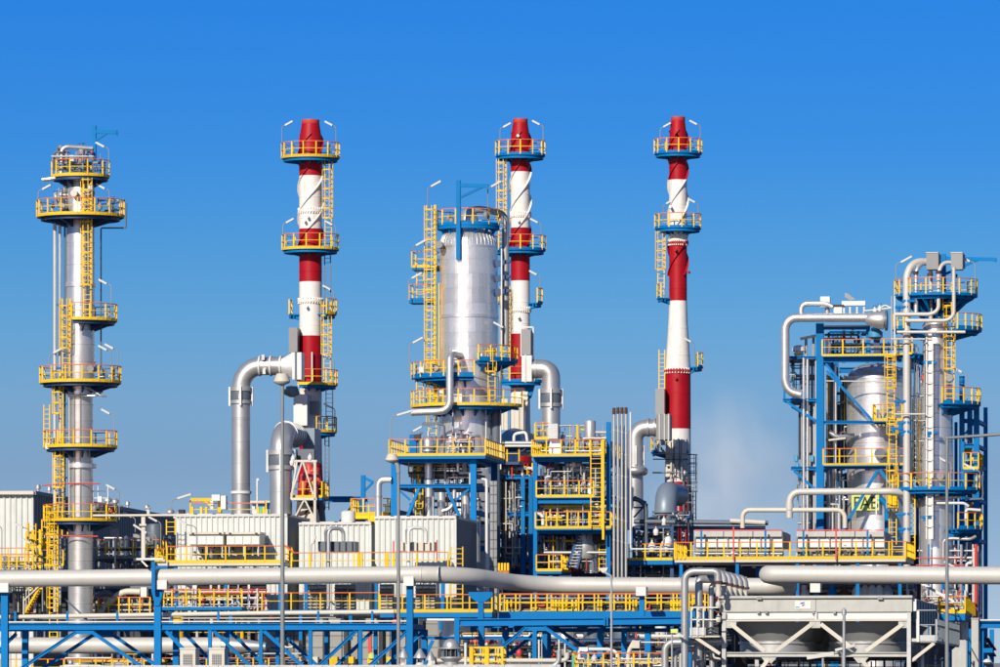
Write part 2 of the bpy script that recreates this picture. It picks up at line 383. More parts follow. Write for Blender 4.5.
for y, r, th in ((285, 15.3, .32), (386, 15.2, .45), (178, 15.3, .5), (393, 14.2, .3)):
    part('flange', MB().lathe(c + Z * (f.p(CX, y).z - th / 2), [((r - 1) * k, 0), (r * k, 0.02), (r * k, th - .02), ((r - 1) * k, th)], 32), 'alum', t)
part('stiffener_ring', MB().sect(c, 12.6 * k, 16 * k, f.p(CX, 468).z, f.p(CX, 468).z + .28, -150, 60), 'alum', t)
C = lambda y, dx=0: f.p(CX + dx, y) 
for y, rp, a0, a1, rl in ((175, 29, -180, 180, None), (214, 44, -180, 180, None), (319, 37, -100, 70, None), (381, 41, -180, 180, None), (446, 37, -180, 180, None), (520, 37, -180, 180, None)):
    cc = c.copy(); cc.z = rz(f, y, rp)
    ringdeck(t, cc, 14 * k, rp * k, a0, a1, toe='yellow', deck='navy', railed=rl, nb=9)
# ladders hang on the front and side of the shell
def lad_at(root, f, px, y0, y1, d, **kw):
    a = f.p(px, y0, d); return ladder(root, a, f.p(px, y1, d).z, **kw)
lad_at(t, f, 91, 318, 180, -1.25, w=.5)
lad_at(t, f, 69.5, 381, 300, -1.15, w=.5)
lad_at(t, f, 65, 446, 372, -1.05, w=.5, front=Vector((-.9, -.4, 0)).normalized()); 
lad_at(t, f, 62, 520, 440, -.9, w=.5)
lad_at(t, f, 54, 560, 508, -.9, w=.5)
lad_at(t, f, 58, 640, 512, -1.5, w=.55)
lad_at(t, f, 48, 446, 405, -.4, w=.4, cage=False)
for x, y0, y1, r, m, d in ((56, 224, 612, 1.7, 'pipegrey', -.4), (60.5, 219, 600, 1.5, 'galv', -.2), (64.8, 226, 560, 1.0, 'slate', 0), (66, 180, 214, 1.6, 'alum', 0)):
    pipe(t, f, [(x, y0, d), (x, y1, d)], r, m, name='riser_pipe')
pipe(t, f, [(95, 382, 0), (101, 382, 0), (101, 228, 0), (126, 228, 0), (126.5, 203, 0)], .8, 'slate', name='drain_pipe')
pipe(t, f, [(45.5, 181, -1), (58, 179.5, -1), (64.5, 176, -1), (64.5, 147.5, -1), (94, 149, -.4)], 2.4, 'alum', bend=3, name='vapour_pipe')
pipe(t, f, [(58, 168, 0), (58, 149, 0), (62, 147.5, -.6)], 1.9, 'galv', name='vapour_pipe')
pipe(t, f, [(84, 383, -1.2), (105, 397, -1.4), (110, 397, -1.2)], 1.0, 'galv', name='side_pipe')
pipe(t, f, [(73, 396, -1.1), (100, 397, -1.3), (104, 392, -.6)], 1.2, 'alum', name='side_pipe')
for x, y, s in ((83, 151, .36), (94.5, 158, .22), (66, 190, .25), (62, 205, .3), (103, 372, .2), (110, 205, .22), (96, 508, .25), (103, 512, .2), (73, 165, .2), (88, 166, .25)): valve(t, f.p(x, y, -.5), s)
for y in (305, 368, 404, 455, 478): part('pipe_clamp', MB().bar(f.p(54, y, -.3), f.p(68, y, -.3), .12), 'blue', t)
for x, y in ((78.5, 195), (66, 208), (95, 370), (93, 214 - 20)):
    part('manhole', MB().tube([f.p(x, y, -1.6), f.p(x, y, -.5)], .24, 14), 'cream' if x == 78.5 else 'grey', t)
J = part('jib_crane', MB().bar(f.p(95, 161, -.3), f.p(95, 126, -.3), .27), 'blue', t)
part('jib_arm', MB().bar(f.p(95, 132, -.3), f.p(118, 132.5, -.3), .2, .26), 'blue', J); part('jib_brace', MB().bar(f.p(96, 141, -.3), f.p(108, 133, -.3), .17), 'blue', J)
part('jib_hook', MB().bar(f.p(117.8, 133, -.3), f.p(117.8, 136, -.3), .1), 'blue', J)
for x, y, h, d in ((110.5, 175 - 10, 1.1, -1), (111, 214, 1.6, -1), (40, 214 - 5, 1.2, 1), (113, 319 - 10, 1.6, -1), (113, 381, 2.0, -1), (51, 381 - 10, 1.1, 1), (116, 446, 2.1, -1), (121, 520, 2.0, -1), (119.5, 381, 2.1, -1)):
    lamp(t, f.p(x, y, -.6), h, d, arm=.35)
for x, y in ((76, 160), (95, 190), (52, 447), (104, 500)): part('junction_box', MB().cube(f.p(x, y, -1.4), .3, .2, .4), 'white', t)
pipe(t, f, [(45, 486, -1), (70, 484, -1), (103, 484, -1)], .7, 'redpump', name='fire_main')
pipe(t, f, [(50, 536, -1.4), (102, 537, -1.4)], .8, 'redpump', name='fire_main')
part('screen_frame', MB().bar(f.p(93, 486, 0), f.p(93, 505, 0), .06).bar(f.p(98, 486, 0), f.p(98, 505, 0), .06).bar(f.p(108, 486, 0), f.p(108, 505, 0), .06).bar(f.p(93, 491, 0), f.p(108, 491, 0), .06).bar(f.p(93, 498, 0), f.p(108, 498, 0), .06), 'galv', t)
for x in (72, 76.5, 83):
    pipe(t, f, [(x, 392, -.95), (x, 516, -.95)], .45, rnd.choice(('white', 'galv')), name='instrument_pipe')

clutter(t, f, 56, 98, 152, 172, -1.6, 1.2, 16, 301, ('slate', 'galv', 'dark', 'alum', 'grey'), 1.2, 9)
clutter(t, f, 56, 72, 190, 212, -1.8, .5, 8, 302, ('slate', 'galv', 'dark', 'white'), 1.0, 5); clutter(t, f, 96, 122, 198, 212, -1, 1, 6, 303, ('slate', 'dark', 'galv'), .9, 3)
clutter(t, f, 96, 120, 366, 379, -1, 1, 5, 304, ('slate', 'galv'), .9, 3); clutter(t, f, 96, 120, 505, 518, -1, 1, 6, 307, ('dark', 'slate'), 1.0, 4)
# ------------------------------------------------------------------ red and white chimneys
def chimney(f, cx, prof, bands, label, strake_rows, plats, ladders, lamps, n=36):
    """prof: (row, radius px) outline; bands: (row0, row1, colour)"""
    t = thing('striped_chimney', label, 'chimney', f.g(cx), 'red and white chimneys'); c = f.g(cx); k = f.k; f.cx = cx
    def rad(y):
        for (ya, ra), (yb, rb) in zip(prof, prof[1:]):
            if ya <= y <= yb: return ra + (rb - ra) * (y - ya) / (yb - ya)
        return prof[-1][1]
    zz = lambda y: f.p(cx, y).z
    for y0, y1, m in bands:
        ys = sorted({y0, y1} | {y for y, r in prof if y0 < y < y1}, reverse=True)
        part('shell_band', MB().lathe(c, [(rad(y) * k, zz(y)) for y in ys], n), m, t, label='red painted band' if m == 'red' else 'white painted band')
        for q in range(1, 3):
            y = y0 + (y1 - y0) * q / 2.5; bolted(t, c, (rad(y) + .22) * k, zz(y), m, .07, 'seam_band')
    part('tip_rim', MB().lathe(c, [(rad(prof[0][0]) * k, zz(prof[0][0]) - .25), (rad(prof[0][0]) * k + .04, zz(prof[0][0]) - .2), (rad(prof[0][0]) * k + .04, zz(prof[0][0]) + .08), (rad(prof[0][0]) * k - .1, zz(prof[0][0]) + .1)], n), 'rust' if f is None else 'redpump', t)
    ya, yb = strake_rows; turn = 92.0                  # three helical strakes break the wind on the upper part
    for s in range(3):
        for y0, y1, m in bands:
            lo, hi = max(y0, ya), min(y1, yb)
            if hi - lo < 4: continue
            mb = MB(); N = max(3, int((hi - lo) / 3)); prev = None
            for i in range(N + 1):
                y = lo + (hi - lo) * i / N; a = -2 * math.pi * ((y - ya) / turn + s / 3) + .6; e = Vector((math.cos(a), math.sin(a), 0)); tt = Vector((-e.y, e.x, 0)) * .03
                q = [c + Z * zz(y) + e * (rad(y) * k - .02) - tt, c + Z * zz(y) + e * (rad(y) * k + 2.0 * k) - tt, c + Z * zz(y) + e * (rad(y) * k + 2.0 * k) + tt, c + Z * zz(y) + e * (rad(y) * k - .02) + tt]
                mb.v += q
            mb.f += [(i * 4 + a, i * 4 + (a + 1) % 4, i * 4 + 4 + (a + 1) % 4, i * 4 + 4 + a) for i in range(N) for a in range(4)] + [(0, 1, 2, 3), (N * 4 + 3, N * 4 + 2, N * 4 + 1, N * 4)]
            part('helical_strake', mb, m, t)
    for y, r, a0, a1, toe in plats:
        cc = c.copy(); cc.z = rz(f, y, r, .8 if a0 < -100 else .2); ringdeck(t, cc, rad(y) * k * .98, r * k, a0, a1, toe=toe, nb=10, step=1.25, drop=.5)
    for px, y0, y1, d, kw in ladders:
        lad_at(t, f, px, y0, y1, d, **kw)
    for x, y, h, d in lamps: lamp(t, f.p(x, y, -.5), h, d, arm=.3, head=.6)
    return t, c, rad, zz
def stack_flange(t, c, f, cx, y, r, m):
    z = f.p(cx, y).z
    part('flange', MB().lathe(c + Z * (z - .12), [(r * f.k, 0), (r * f.k + .12, .02), (r * f.k + .12, .2), (r * f.k, .22)], 36), m, t)
    for i in range(28):
        a = 2 * math.pi * i / 28; e = Vector((math.cos(a), math.sin(a), 0))
        if e.y < .3: inst('flange_bolt', BOLT, c + Z * z + e * (r * f.k + .06), t)
BOLT = mesh('flange_bolt', MB().cube(Vector((0, 0, 0)), .09, .09, .42), 'stackwhite', O0)
def peephole(t, f, x, y, d, m='stackwhite'):
    part('nozzle', MB().tube([f.p(x, y, d - .28), f.p(x, y, d + .4)], .11, 10), m, t)

f1 = F(480)
T1, c1, rad1, zz1 = chimney(f1, 310.5, [(121, 8.5), (139, 11.4), (205, 11.4), (390, 11.3), (460, 11.5), (500, 13.5), (560, 19), (790, 21)],
    [(121, 176, 'red'), (176, 229, 'stackwhite'), (229, 282, 'red'), (282, 336, 'stackwhite'), (336, 389, 'red'), (389, 443, 'stackwhite'), (443, 500, 'red'), (500, 790, 'slate')],
    'red and white striped chimney with two grey ducts, left of the big silver vessel', (134, 248),
    [(156, 29, -180, 180, 'yellow'), (248, 28.5, -180, 180, 'yellow'), (314, 22, 150, 195, 'yellow'), (314, 26, -50, 30, 'yellow'), (384, 27, -115, 40, 'yellow'), (432, 26, -75, 60, 'yellow')],
    [(329, 248, 162, -.3, dict(w=.5)), (328, 314, 252, -.2, dict(w=.45, c='slate', cage=False)), (328, 384, 302, -.4, dict(w=.5)), (330, 432, 390, -.3, dict(w=.5, c='galv', cage=False)), (327, 510, 436, 0, dict(w=.3, c='slate', cage=False))],
    [(337, 150, 1.7, -1), (283, 150, 1.7, 1), (337, 244, 1.3, -1), (284, 242, 1.3, 1), (335, 314, 1.7, -1), (335, 380, 1.5, -1), (336, 428, 1.4, -1)])
for y, m in ((211, 'stackwhite'), (301, 'stackwhite')): stack_flange(T1, c1, f1, 310.5, y, 11.4, m)
for x, y in ((310, 218), (309, 307.5), (307, 222)): peephole(T1, f1, x, y, -1.0)
part('stack_box', MB().bx(f1, 292.5, 329, 301, 354, -1.6, -.2), 'greypanel', T1).data.materials[0] = M['grey']
part('stack_box', MB().bx(f1, 299, 396, 312.5, 427, -2.4, -.8), 'white', T1)
part('stack_box', MB().bx(f1, 312.5, 402, 320.5, 415, -1.2, -.4), 'grey', T1)
part('drain_pipe', MB().tube([f1.p(314.5, 353, -1.1), f1.p(314.5, 386, -1.1)], .06, 8), 'white', T1)
brace(T1, f1, (292, 386, -.8), (303, 397, -.8), 2, 'slate'); brace(T1, f1, (300, 384, -.8), (308, 396, -.8), 2.6, 'cream')
f2 = F(492)
T2, c2, rad2, zz2 = chimney(f2, 520.3, [(120, 7), (139, 9.6), (205, 9.6), (385, 9.6), (420, 10), (470, 12), (790, 17)],
    [(120, 172, 'red'), (172, 228, 'stackwhite'), (228, 281, 'red'), (281, 334, 'stackwhite'), (334, 388, 'red'), (388, 445, 'stackwhite'), (445, 500, 'red'), (500, 790, 'slate')],
    'tall red and white striped chimney right behind the big silver vessel', (132, 248),
    [(154, 24.5, -180, 180, 'blue'), (249, 25, -180, 180, 'blue'), (303, 22, -40, 40, 'blue'), (303, 22, 150, 210, 'blue'), (381, 23, -150, -20, 'blue')],
    [(503, 249, 160, -.5, dict(w=.5)), (507, 303, 256, -.5, dict(w=.4, c='slate', cage=False)), (507, 381, 287, -.6, dict(w=.5))],
    [(544, 150, 1.8, -1), (501, 150, 1.6, 1), (542, 244, 1.5, -1), (499, 244, 1.4, 1), (541, 300, 1.8, -1)])
for y in (215, 310): stack_flange(T2, c2, f2, 520.3, y, 9.6, 'stackwhite')
for x, y in ((520, 222), (520, 318), (520, 137)): peephole(T2, f2, x, y, -.9)
part('stack_box', MB().bx(f2, 524, 331, 533.5, 356, -1.6, -.2), 'grey', T2)
part('box_frame', MB().bar(f2.p(535, 328, -1), f2.p(535, 357, -1), .1).bar(f2.p(524, 328, -1), f2.p(535, 328, -1), .1).bar(f2.p(523, 328, -1), f2.p(523, 357, -1), .1), 'white', T2)
for i in range(3): part('nozzle', MB().tube([f2.p(523, 394 + 5 * i, -1.2), f2.p(530, 395 + 5 * i, -1.2)], .2, 10), 'cream', T2)
for x in (503, 507, 514, 518.5, 523): part('cladding_panel', MB().bx(f2, x, 400, x + 3.6, 431, -1.7, -1.5), 'cream', T2)
part('leg_brace', MB().prism([f2.p(525, 384, -.6), f2.p(536, 384, -.6), f2.p(532, 398, -.6), f2.p(528, 400, -.6)], V * .3), 'blue', T2)
f3 = F(505)
T3, c3, rad3, zz3 = chimney(f3, 678, [(118, 6.6), (138, 8.9), (300, 8.9), (322, 9.6), (348, 11.4), (370, 12.6), (460, 12.8), (520, 14), (790, 17)],
    [(118, 180, 'red'), (180, 241, 'stackwhite'), (241, 301, 'red'), (301, 369, 'stackwhite'), (369, 429, 'red'), (429, 482, 'stackwhite'), (482, 545, 'red'), (545, 790, 'slate')],
    'red and white striped chimney standing clear right of the vent pipes, widening towards its foot', (130, 276),
    [(152, 23.5, -180, 180, 'blue'), (227, 23, -180, 180, 'blue'), (298, 21, 160, 215, 'blue'), (367, 25, -40, 40, 'blue'), (452, 27, 160, 220, 'blue')],
    [(661.5, 298, 232, -.3, dict(w=.5)), (662.5, 395, 350, -.4, dict(w=.45, cage=False)), (693, 520, 455, -.2, dict(w=.5, c='slate'))],  # the slate ladder is added to darken the lit foot
    [(701, 148, 1.7, -1), (661, 148, 1.5, 1), (699, 222, 1.4, -1), (664, 222, 1.3, 1), (695, 364, 1.6, -1), (648, 452, 2.0, 1)])
for y, r, m in ((371, 12.7, 'red'), (243, 9, 'red')): stack_flange(T3, c3, f3, 678, y, r, m)
for x, y in ((677, 251), (677.5, 379), (677, 134), (672, 208), (690, 273)): peephole(T3, f3, x, y, -1.0, 'red' if y > 240 or y < 180 else 'stackwhite')
part('stack_box', MB().bx(f3, 658, 390, 667, 416, -1.8, -.3), 'greypanel', T3).data.materials[0] = M['grey']
for x in (674, 681, 688): part('access_frame', MB().bar(f3.p(x, 457, -1.3), f3.p(x, 478, -1.3), .12), 'cream', T3)
for y in (457, 466): part('access_frame', MB().bar(f3.p(668, y, -1.3), f3.p(692, y, -1.3), .12), 'cream', T3)
part('cladding_panel', MB().bx(f3, 667, 430, 673, 478, -1.0, -.2), 'cream', T3)
brace(T3, f3, (656, 441, -.7), (668, 456, -.7), 2.2, 'slate'); brace(T3, f3, (664, 441, -.7), (673, 453, -.7), 2.2, 'slate')

# ------------------------------------------------------------------ flue gas ducts into the chimneys
def bellows(root, f, cx, y0, y1, r, d, m='ductgrey', lugs=True):
    """expansion joint of a vertical duct: two flanges, a dark waist and side lugs"""
    k = f.k; c = f.p(cx, y1, d); h = f.p(cx, y0, d).z - c.z
    part('bellows', MB().lathe(c, [(r * k, 0), (r * 1.16 * k, .02), (r * 1.16 * k, h * .18), (r * 1.02 * k, h * .2), (r * 1.04 * k, h * .45), (r * 1.0 * k, h * .48), (r * 1.04 * k, h * .6), (r * 1.02 * k, h * .72), (r * 1.18 * k, h * .75), (r * 1.18 * k, h * .97), (r * k, h)], 28), 'galv', root)
    part('bellows_waist', MB().lathe(c, [(r * 1.06 * k, h * .24), (r * 1.10 * k, h * .5), (r * 1.06 * k, h * .7)], 28), 'slate', root)
    if lugs:
        for a in (-1, 0, 1, 2):
            e = Vector((math.cos(R(a * 90)), math.sin(R(a * 90)), 0))
            part('tie_lug', MB().bar(c + e * (r * 1.2 * k) - Z * .15, c + e * (r * 1.2 * k) + Z * (h + .0), .14, .26), 'ductgrey', root)
def ring_on(root, a, dirv, r, m='galv', wd=.16):
    n_ = dirv.normalized(); part('flange_ring', MB().tube([a - n_ * wd / 2, a + n_ * wd / 2], r, 28), m, root)
fd = F(474); k = fd.k
t = thing('flue_gas_duct', 'thick silver duct rising from the white shed and bending right into the left chimney', 'duct', fd.p(241, 520, 0), 'flue gas ducts')
part('duct', MB().tube([fd.p(241, 530), fd.p(241, 366), fd.p(284, 366)], 9.2 * k, 32, bend=26 * k, seg=9), 'ductgrey', t)
bellows(t, fd, 241, 387, 404, 9.4, 0)
for y in (420, 442, 463, 484, 418): ring_on(t, fd.p(241, y), Z, 9.45 * k, wd=.06)
ring_on(t, fd.p(241, 492.5), Z, 10.6 * k, 'white', .2)
for x in (260, 271, 281): ring_on(t, fd.p(x, 366), U, 10.3 * k, 'white', .12)
a, b = fd.p(282, 366), fd.p(301, 366)
part('transition', MB().add([a + V * (math.cos(q) * 9.2 * k) + Z * (math.sin(q) * 9.2 * k) for q in [R(45 + 22.5 * i) for i in range(16)]] +
     [fd.p(294, 366) + V * (max(-1, min(1, math.cos(q) * 1.42)) * 10 * k) + Z * (max(-1, min(1, math.sin(q) * 1.42)) * 13.2 * k) for q in [R(45 + 22.5 * i) for i in range(16)]],
     [(i, (i + 1) % 16, (i + 1) % 16 + 16, i + 16) for i in range(16)]), 'ductgrey', t)
part('inlet_box', MB().bx(fd, 294, 353, 303, 380, -10 * k, 10 * k), 'ductgrey', t); part('inlet_frame', MB().bx(fd, 296.5, 352, 298.5, 381, -10.8 * k, 10.8 * k), 'slate', t)
for x, y in ((265, 358), (266, 372), (242, 397)): part('tie_lug', MB().cube(fd.p(x, y, -.75), .22, .2, .4), 'galv', t)
fe = F(458); k = fe.k
t = thing('flue_gas_duct', 'wider silver duct behind the double-headed lamp, bending back towards the left chimney', 'duct', fe.p(281, 520), 'flue gas ducts')
part('duct', MB().tube([fe.p(281, 530), fe.p(281, 432), fe.p(281, 432, 6.6)], 11.2 * k, 32, bend=24 * k, seg=9), 'ductgrey', t)
bellows(t, fe, 281, 450, 470, 11.3, 0)
ring_on(t, fe.p(281, 492), Z, 11.4 * k, wd=.06)
e = V.copy()
for q in (2.0, 2.9, 3.8, 4.7, 5.5): ring_on(t, fe.p(281, 432) + e * q, e, 12.6 * k, 'ductgrey', .3)
part('elbow_box', MB().bx(fe, 288, 424, 300, 458, 6.2, 9.0), 'ductshade', t)
ff = F(486); k = ff.k
t = thing('flue_gas_duct', 'silver duct right of the middle chimney, bending down past the blue frame with ladders', 'duct', ff.p(551, 520), 'flue gas ducts')
part('duct', MB().tube([ff.p(551, 520), ff.p(551, 369), ff.p(533, 369)], 9.3 * k, 32, bend=17.5 * k, seg=9), 'ductgrey', t)
bellows(t, ff, 551, 389, 407, 9.5, 0)
for y in (425, 444): ring_on(t, ff.p(551, y), Z, 9.5 * k, wd=.06)
ring_on(t, ff.p(536.5, 369), U, 9.8 * k, 'galv', .14); ring_on(t, ff.p(533, 369), U, 9.8 * k, 'galv', .14)
part('inlet_box', MB().bx(ff, 523, 356, 533, 382, -10 * k, 10 * k), 'ductgrey', t); part('inlet_frame', MB().bx(ff, 526, 355.2, 527.6, 382.8, -10.8 * k, 10.8 * k), 'galv', t)
fg = F(470); k = fg.k
t = thing('flue_gas_duct', 'shaded silver duct with ribbed bellows running back from the big vessel to the middle chimney', 'duct', fg.p(508, 470), 'flue gas ducts')
part('duct', MB().tube([fg.p(508, 530, 0), fg.p(508, 440, 0), fg.p(508, 440, 14) + U * 1.0], 12 * k, 30, bend=22 * k, seg=8), 'ductgrey', t)
e = (V * 14 + U).normalized()
for q in (2.2, 3.2, 4.2, 5.2): ring_on(t, fg.p(508, 440) + e * q, e, 13.2 * k, 'ductgrey', .3)
fh = F(500); k = fh.k
t = thing('flue_gas_duct', 'silver duct behind the row of tall vent pipes, bending into the right chimney', 'duct', fh.p(636, 520), 'flue gas ducts')
part('duct', MB().tube([fh.p(635, 530), fh.p(635, 428), fh.p(658, 428)], 8.2 * k, 30, bend=17 * k, seg=8), 'ductgrey', t)
bellows(t, fh, 636, 446, 463, 6.5, 0); part('bypass_elbow', MB().tube([fh.p(632, 471, -1), fh.p(642, 471, -1), fh.p(643, 471, .5)], 4.4 * k, 16, bend=.4), 'ductgrey', t)
for x in (648.5, 655): ring_on(t, fh.p(x, 427.5), U, 9.3 * k, 'galv', .16)
part('inlet_box', MB().bx(fh, 657, 415, 671, 440, -9 * k, 9 * k), 'grey', t)
for x in (660, 665, 669): part('inlet_frame', MB().bx(fh, x, 414.2, x + 1.1, 440.8, -9.8 * k, 9.8 * k), 'galv', t)
fi = F(470); k = fi.k
t = thing('flue_gas_duct', 'duct elbow at the foot of the right chimney, its shade painted blue-grey', 'duct', fi.p(664, 560), 'flue gas ducts')
part('duct', MB().tube([fi.p(665.5, 590), fi.p(665.5, 492), fi.p(669, 492, 6)], 11 * k, 30, bend=20 * k, seg=9), 'ductshade', t)
for y in (512, 515.5): ring_on(t, fi.p(665.5, y), Z, 13.4 * k, 'ductshade', .14)
ring_on(t, fi.p(665.5, 520), Z, 12.2 * k, 'ductshade', .2)

# ------------------------------------------------------------------ big silver vessel
f = F(462); k = f.k; CX = f.cx = 468.5
t = thing('reactor_vessel', 'huge domed silver vessel of riveted metal panels in the middle of the plant', 'vessel', f.g(CX)); c = f.g(CX)
zz = lambda y: f.p(CX, y).z
part('shell', MB().lathe(c, [(31 * k, 0), (31 * k, zz(470)), (29 * k, zz(430)), (29 * k, zz(247)), (28.4 * k, zz(241)), (26 * k, zz(236)), (20 * k, zz(230)), (10 * k, zz(227)), (.2, zz(226))], 64), 'panel', t)
r0 = 29 * k + .012; rows = [246 + 14.6 * i for i in range(16)]; NP = 26
for i, (ya, yb) in enumerate(zip(rows, rows[1:])):
    rr = r0 if yb < 433 else r0 + 2 * k * min(1, max(0, (yb - 430) / 40))
    q = MB(); da = 2 * math.pi / NP; h = zz(ya) - zz(yb) - .012
    for e in range(4):
        a = -da / 2 * .994 + da * .994 * e / 3
        q.v += [Vector((math.cos(a) * rr, math.sin(a) * rr, 0)), Vector((math.cos(a) * rr, math.sin(a) * rr, h)), Vector((math.cos(a) * (rr - .04), math.sin(a) * (rr - .04), 0)), Vector((math.cos(a) * (rr - .04), math.sin(a) * (rr - .04), h))]
    for e in range(3): b = e * 4; q.f += [(b, b + 4, b + 5, b + 1), (b, b + 2, b + 6, b + 4), (b + 1, b + 5, b + 7, b + 3)]
    q.f += [(0, 1, 3, 2), (12, 14, 15, 13)]
    me = mesh('cladding_panel', q, 'panel', O0)
    for j in range(NP):
        a = da * (j + .5 * (i % 2)) + (.13 if i % 3 else 0)
        if math.sin(a) > .25: continue                      # the far side of the vessel keeps the plain shell
        o = inst('cladding_panel', me, c + Z * zz(yb), t, a + rnd.uniform(-.0025, .0025)); o.rotation_euler.x = rnd.uniform(-.0004, .0004); s = 1 + rnd.uniform(0, .002); o.scale = (s, s, 1)
for j in range(40):                                          # standing seams of the dome
    a = 2 * math.pi * j / 40; e = Vector((math.cos(a), math.sin(a), 0))
    part('dome_seam', MB().tube([c + e * r * k + Z * (zz(y) + .02) for y, r in ((247, 29), (241, 28.4), (236, 26), (230, 20))], .035, 5), 'panel', t)
for y, th, e in ((247, .1, .4), (315.5, .22, .9), (409, .15, .6), (318, .06, .4)):
    part('girth_band', MB().lathe(c + Z * (zz(y) - th), [(29 * k, 0), ((29 + e) * k, 0), ((29 + e) * k, th), (29 * k, th)], 64), 'alum', t)
cc = c.copy(); cc.z = rz(f, 224, 31); ringdeck(t, cc, 24 * k, 31 * k, toe='blue', nb=12, step=1.6, drop=.9, toe_h=.3)
cc = c.copy(); cc.z = rz(f, 405, 57, .7); ringdeck(t, cc, 29.3 * k, 57 * k, -180, -20, toe='yellow', nb=16, step=1.4)
cc = c.copy(); cc.z = rz(f, 377, 57, .5); ringdeck(t, cc, 29.3 * k, 57 * k, -178, -84, toe='blue', nb=14, step=1.3, toe_h=.4)
cc = c.copy(); cc.z = rz(f, 361, 49, .5); ringdeck(t, cc, 29.3 * k, 49 * k, -78, -2, toe='blue', nb=14, step=1.2, toe_h=.4)
boxdeck(t, f, 414, 438, 268, -1.0, .8, 'flr', 'yellow'); boxdeck(t, f, 411, 433, 301, -1.0, .8, 'flr', 'blue')
lad_at(t, f, 432.5, 402, 207, -1.0, w=.62); lad_at(t, f, 421.5, 302, 262, -.6, w=.5, cage=False); lad_at(t, f, 435, 455, 360, -1.2, w=.55)
lad_at(t, f, 423, 404, 365, -1.4, w=.5, cage=False); lad_at(t, f, 496, 404, 350, -2.2, w=.5)
part('ladder_post', MB().bar(f.p(437, 404, -.9), f.p(437, 206, -.9), .17), 'yellow', t)
part('ladder_post', MB().bar(f.p(441, 404, -.9), f.p(441, 284, -.9), .08), 'yellow', t)
pipe(t, f, [(465, 224, 0), (465, 214, 0), (474, 209, .3), (488, 209, .8), (503, 213, 1.3), (503, 345, 1.3)], 3.6, 'galv', bend=4.5, name='overhead_pipe', n=18)
part('overhead_manifold', MB().lathe(c + Z * zz(228), [(10 * k, 0), (10 * k, .6), (7 * k, 1.2), (2 * k, 1.5)], 20), 'alum', t)
pipe(t, f, [(466, 357, -1.2), (459.5, 357, -4.7), (459.5, 414, -4.7), (421.5, 415.5, -4.7)], 3.7, 'alum', bend=2.6, name='side_draw_pipe', n=18)
pipe(t, f, [(459.5, 400, -3.2), (459.5, 500, -3.2)], .9, 'galv', name='drain_pipe')
pipe(t, f, [(504, 250, -1.2), (504, 345, -1.2), (503, 400, -1.2), (503, 470, -1.2)], .8, 'white', name='drain_pipe')
pipe(t, f, [(498, 405, -1), (498, 560, -1)], 4.5, 'slate', name='riser_pipe'); pipe(t, f, [(490, 410, -2), (490, 470, -2)], .7, 'white', name='drain_pipe')
for y in (262, 277, 291): part('pipe_support', MB().bar(f.p(496, y, -.4), f.p(511, y, -.4), .3, .2).prism([f.p(496, y, -.6), f.p(513, y, -.6), f.p(497, y + 6, -.6)], V * .25), 'navy', t)
J = part('jib_crane', MB().bar(f.p(463, 262, -2.25), f.p(463, 183, -2.25), .3), 'blue', t)
part('jib_arm', MB().bar(f.p(463, 188, -2.25), f.p(493, 188.5, -2.25), .2, .26), 'blue', J); part('jib_brace', MB().bar(f.p(465, 200, -2.25), f.p(488, 189, -2.25), .17), 'blue', J)
for x, y, d in ((443.5, 247, -2.3), (457, 366, -3), (463.5, 358, -2.2), (441, 370, -3), (453, 383, -2.4)): part('manhole', MB().tube([f.p(x, y, d), f.p(x, y, d + 1)], .26, 14), 'grey', t)
for x, y, h, d in ((431, 212, 1.6, 1), (416, 268, 1.4, 1), (491, 222, 2.3, 1), (412, 302, 1.5, 1), (413, 372, 1.9, 1), (510, 358, 2.0, -1), (502, 402, 1.7, -1), (470, 402, 1.0, 1)): lamp(t, f.p(x, y, -1.6), h, d, arm=.3, head=.75)
for x, y in ((452, 219), (455, 222), (489, 216)): valve(t, f.p(x, y, -1.7), .28)
for x, y in ((441, 379), (448, 395), (486, 358), (428, 372)): part('junction_box', MB().cube(f.p(x, y, -3), .35, .25, .4), 'galv', t)

# mostly dark gear added over the right chimney's foot, standing in for shade
for x, y0, y1, r, m, d in ((686, 482, 545, 1.2, 'slate', -1.6), (690, 478, 545, 1.6, 'dark', -1.2), (681, 505, 545, 1.0, 'galv', -1.8), (694, 490, 545, .8, 'slate', -.8), (673, 455, 482, .9, 'cream', -1.4), (684, 440, 480, .8, 'cream', -1.4)): pipe(T3, f3, [(x, y0, d), (x, y1, d)], r, m, name='riser_pipe')
clutter(T3, f3, 668, 693, 512, 545, -2, -1.2, 22, 305, ('slate', 'galv', 'cream', 'dark', 'navy'), 1.5, 8)
clutter(T3, f3, 655, 690, 440, 478, -1.9, -1.3, 8, 306, ('cream', 'galv', 'slate'), .8, 4)
for y in (486, 494, 503): part('pipe_clamp', MB().bar(f3.p(668, y, -1.5), f3.p(693, y, -1.3), .1), 'slate', T3)
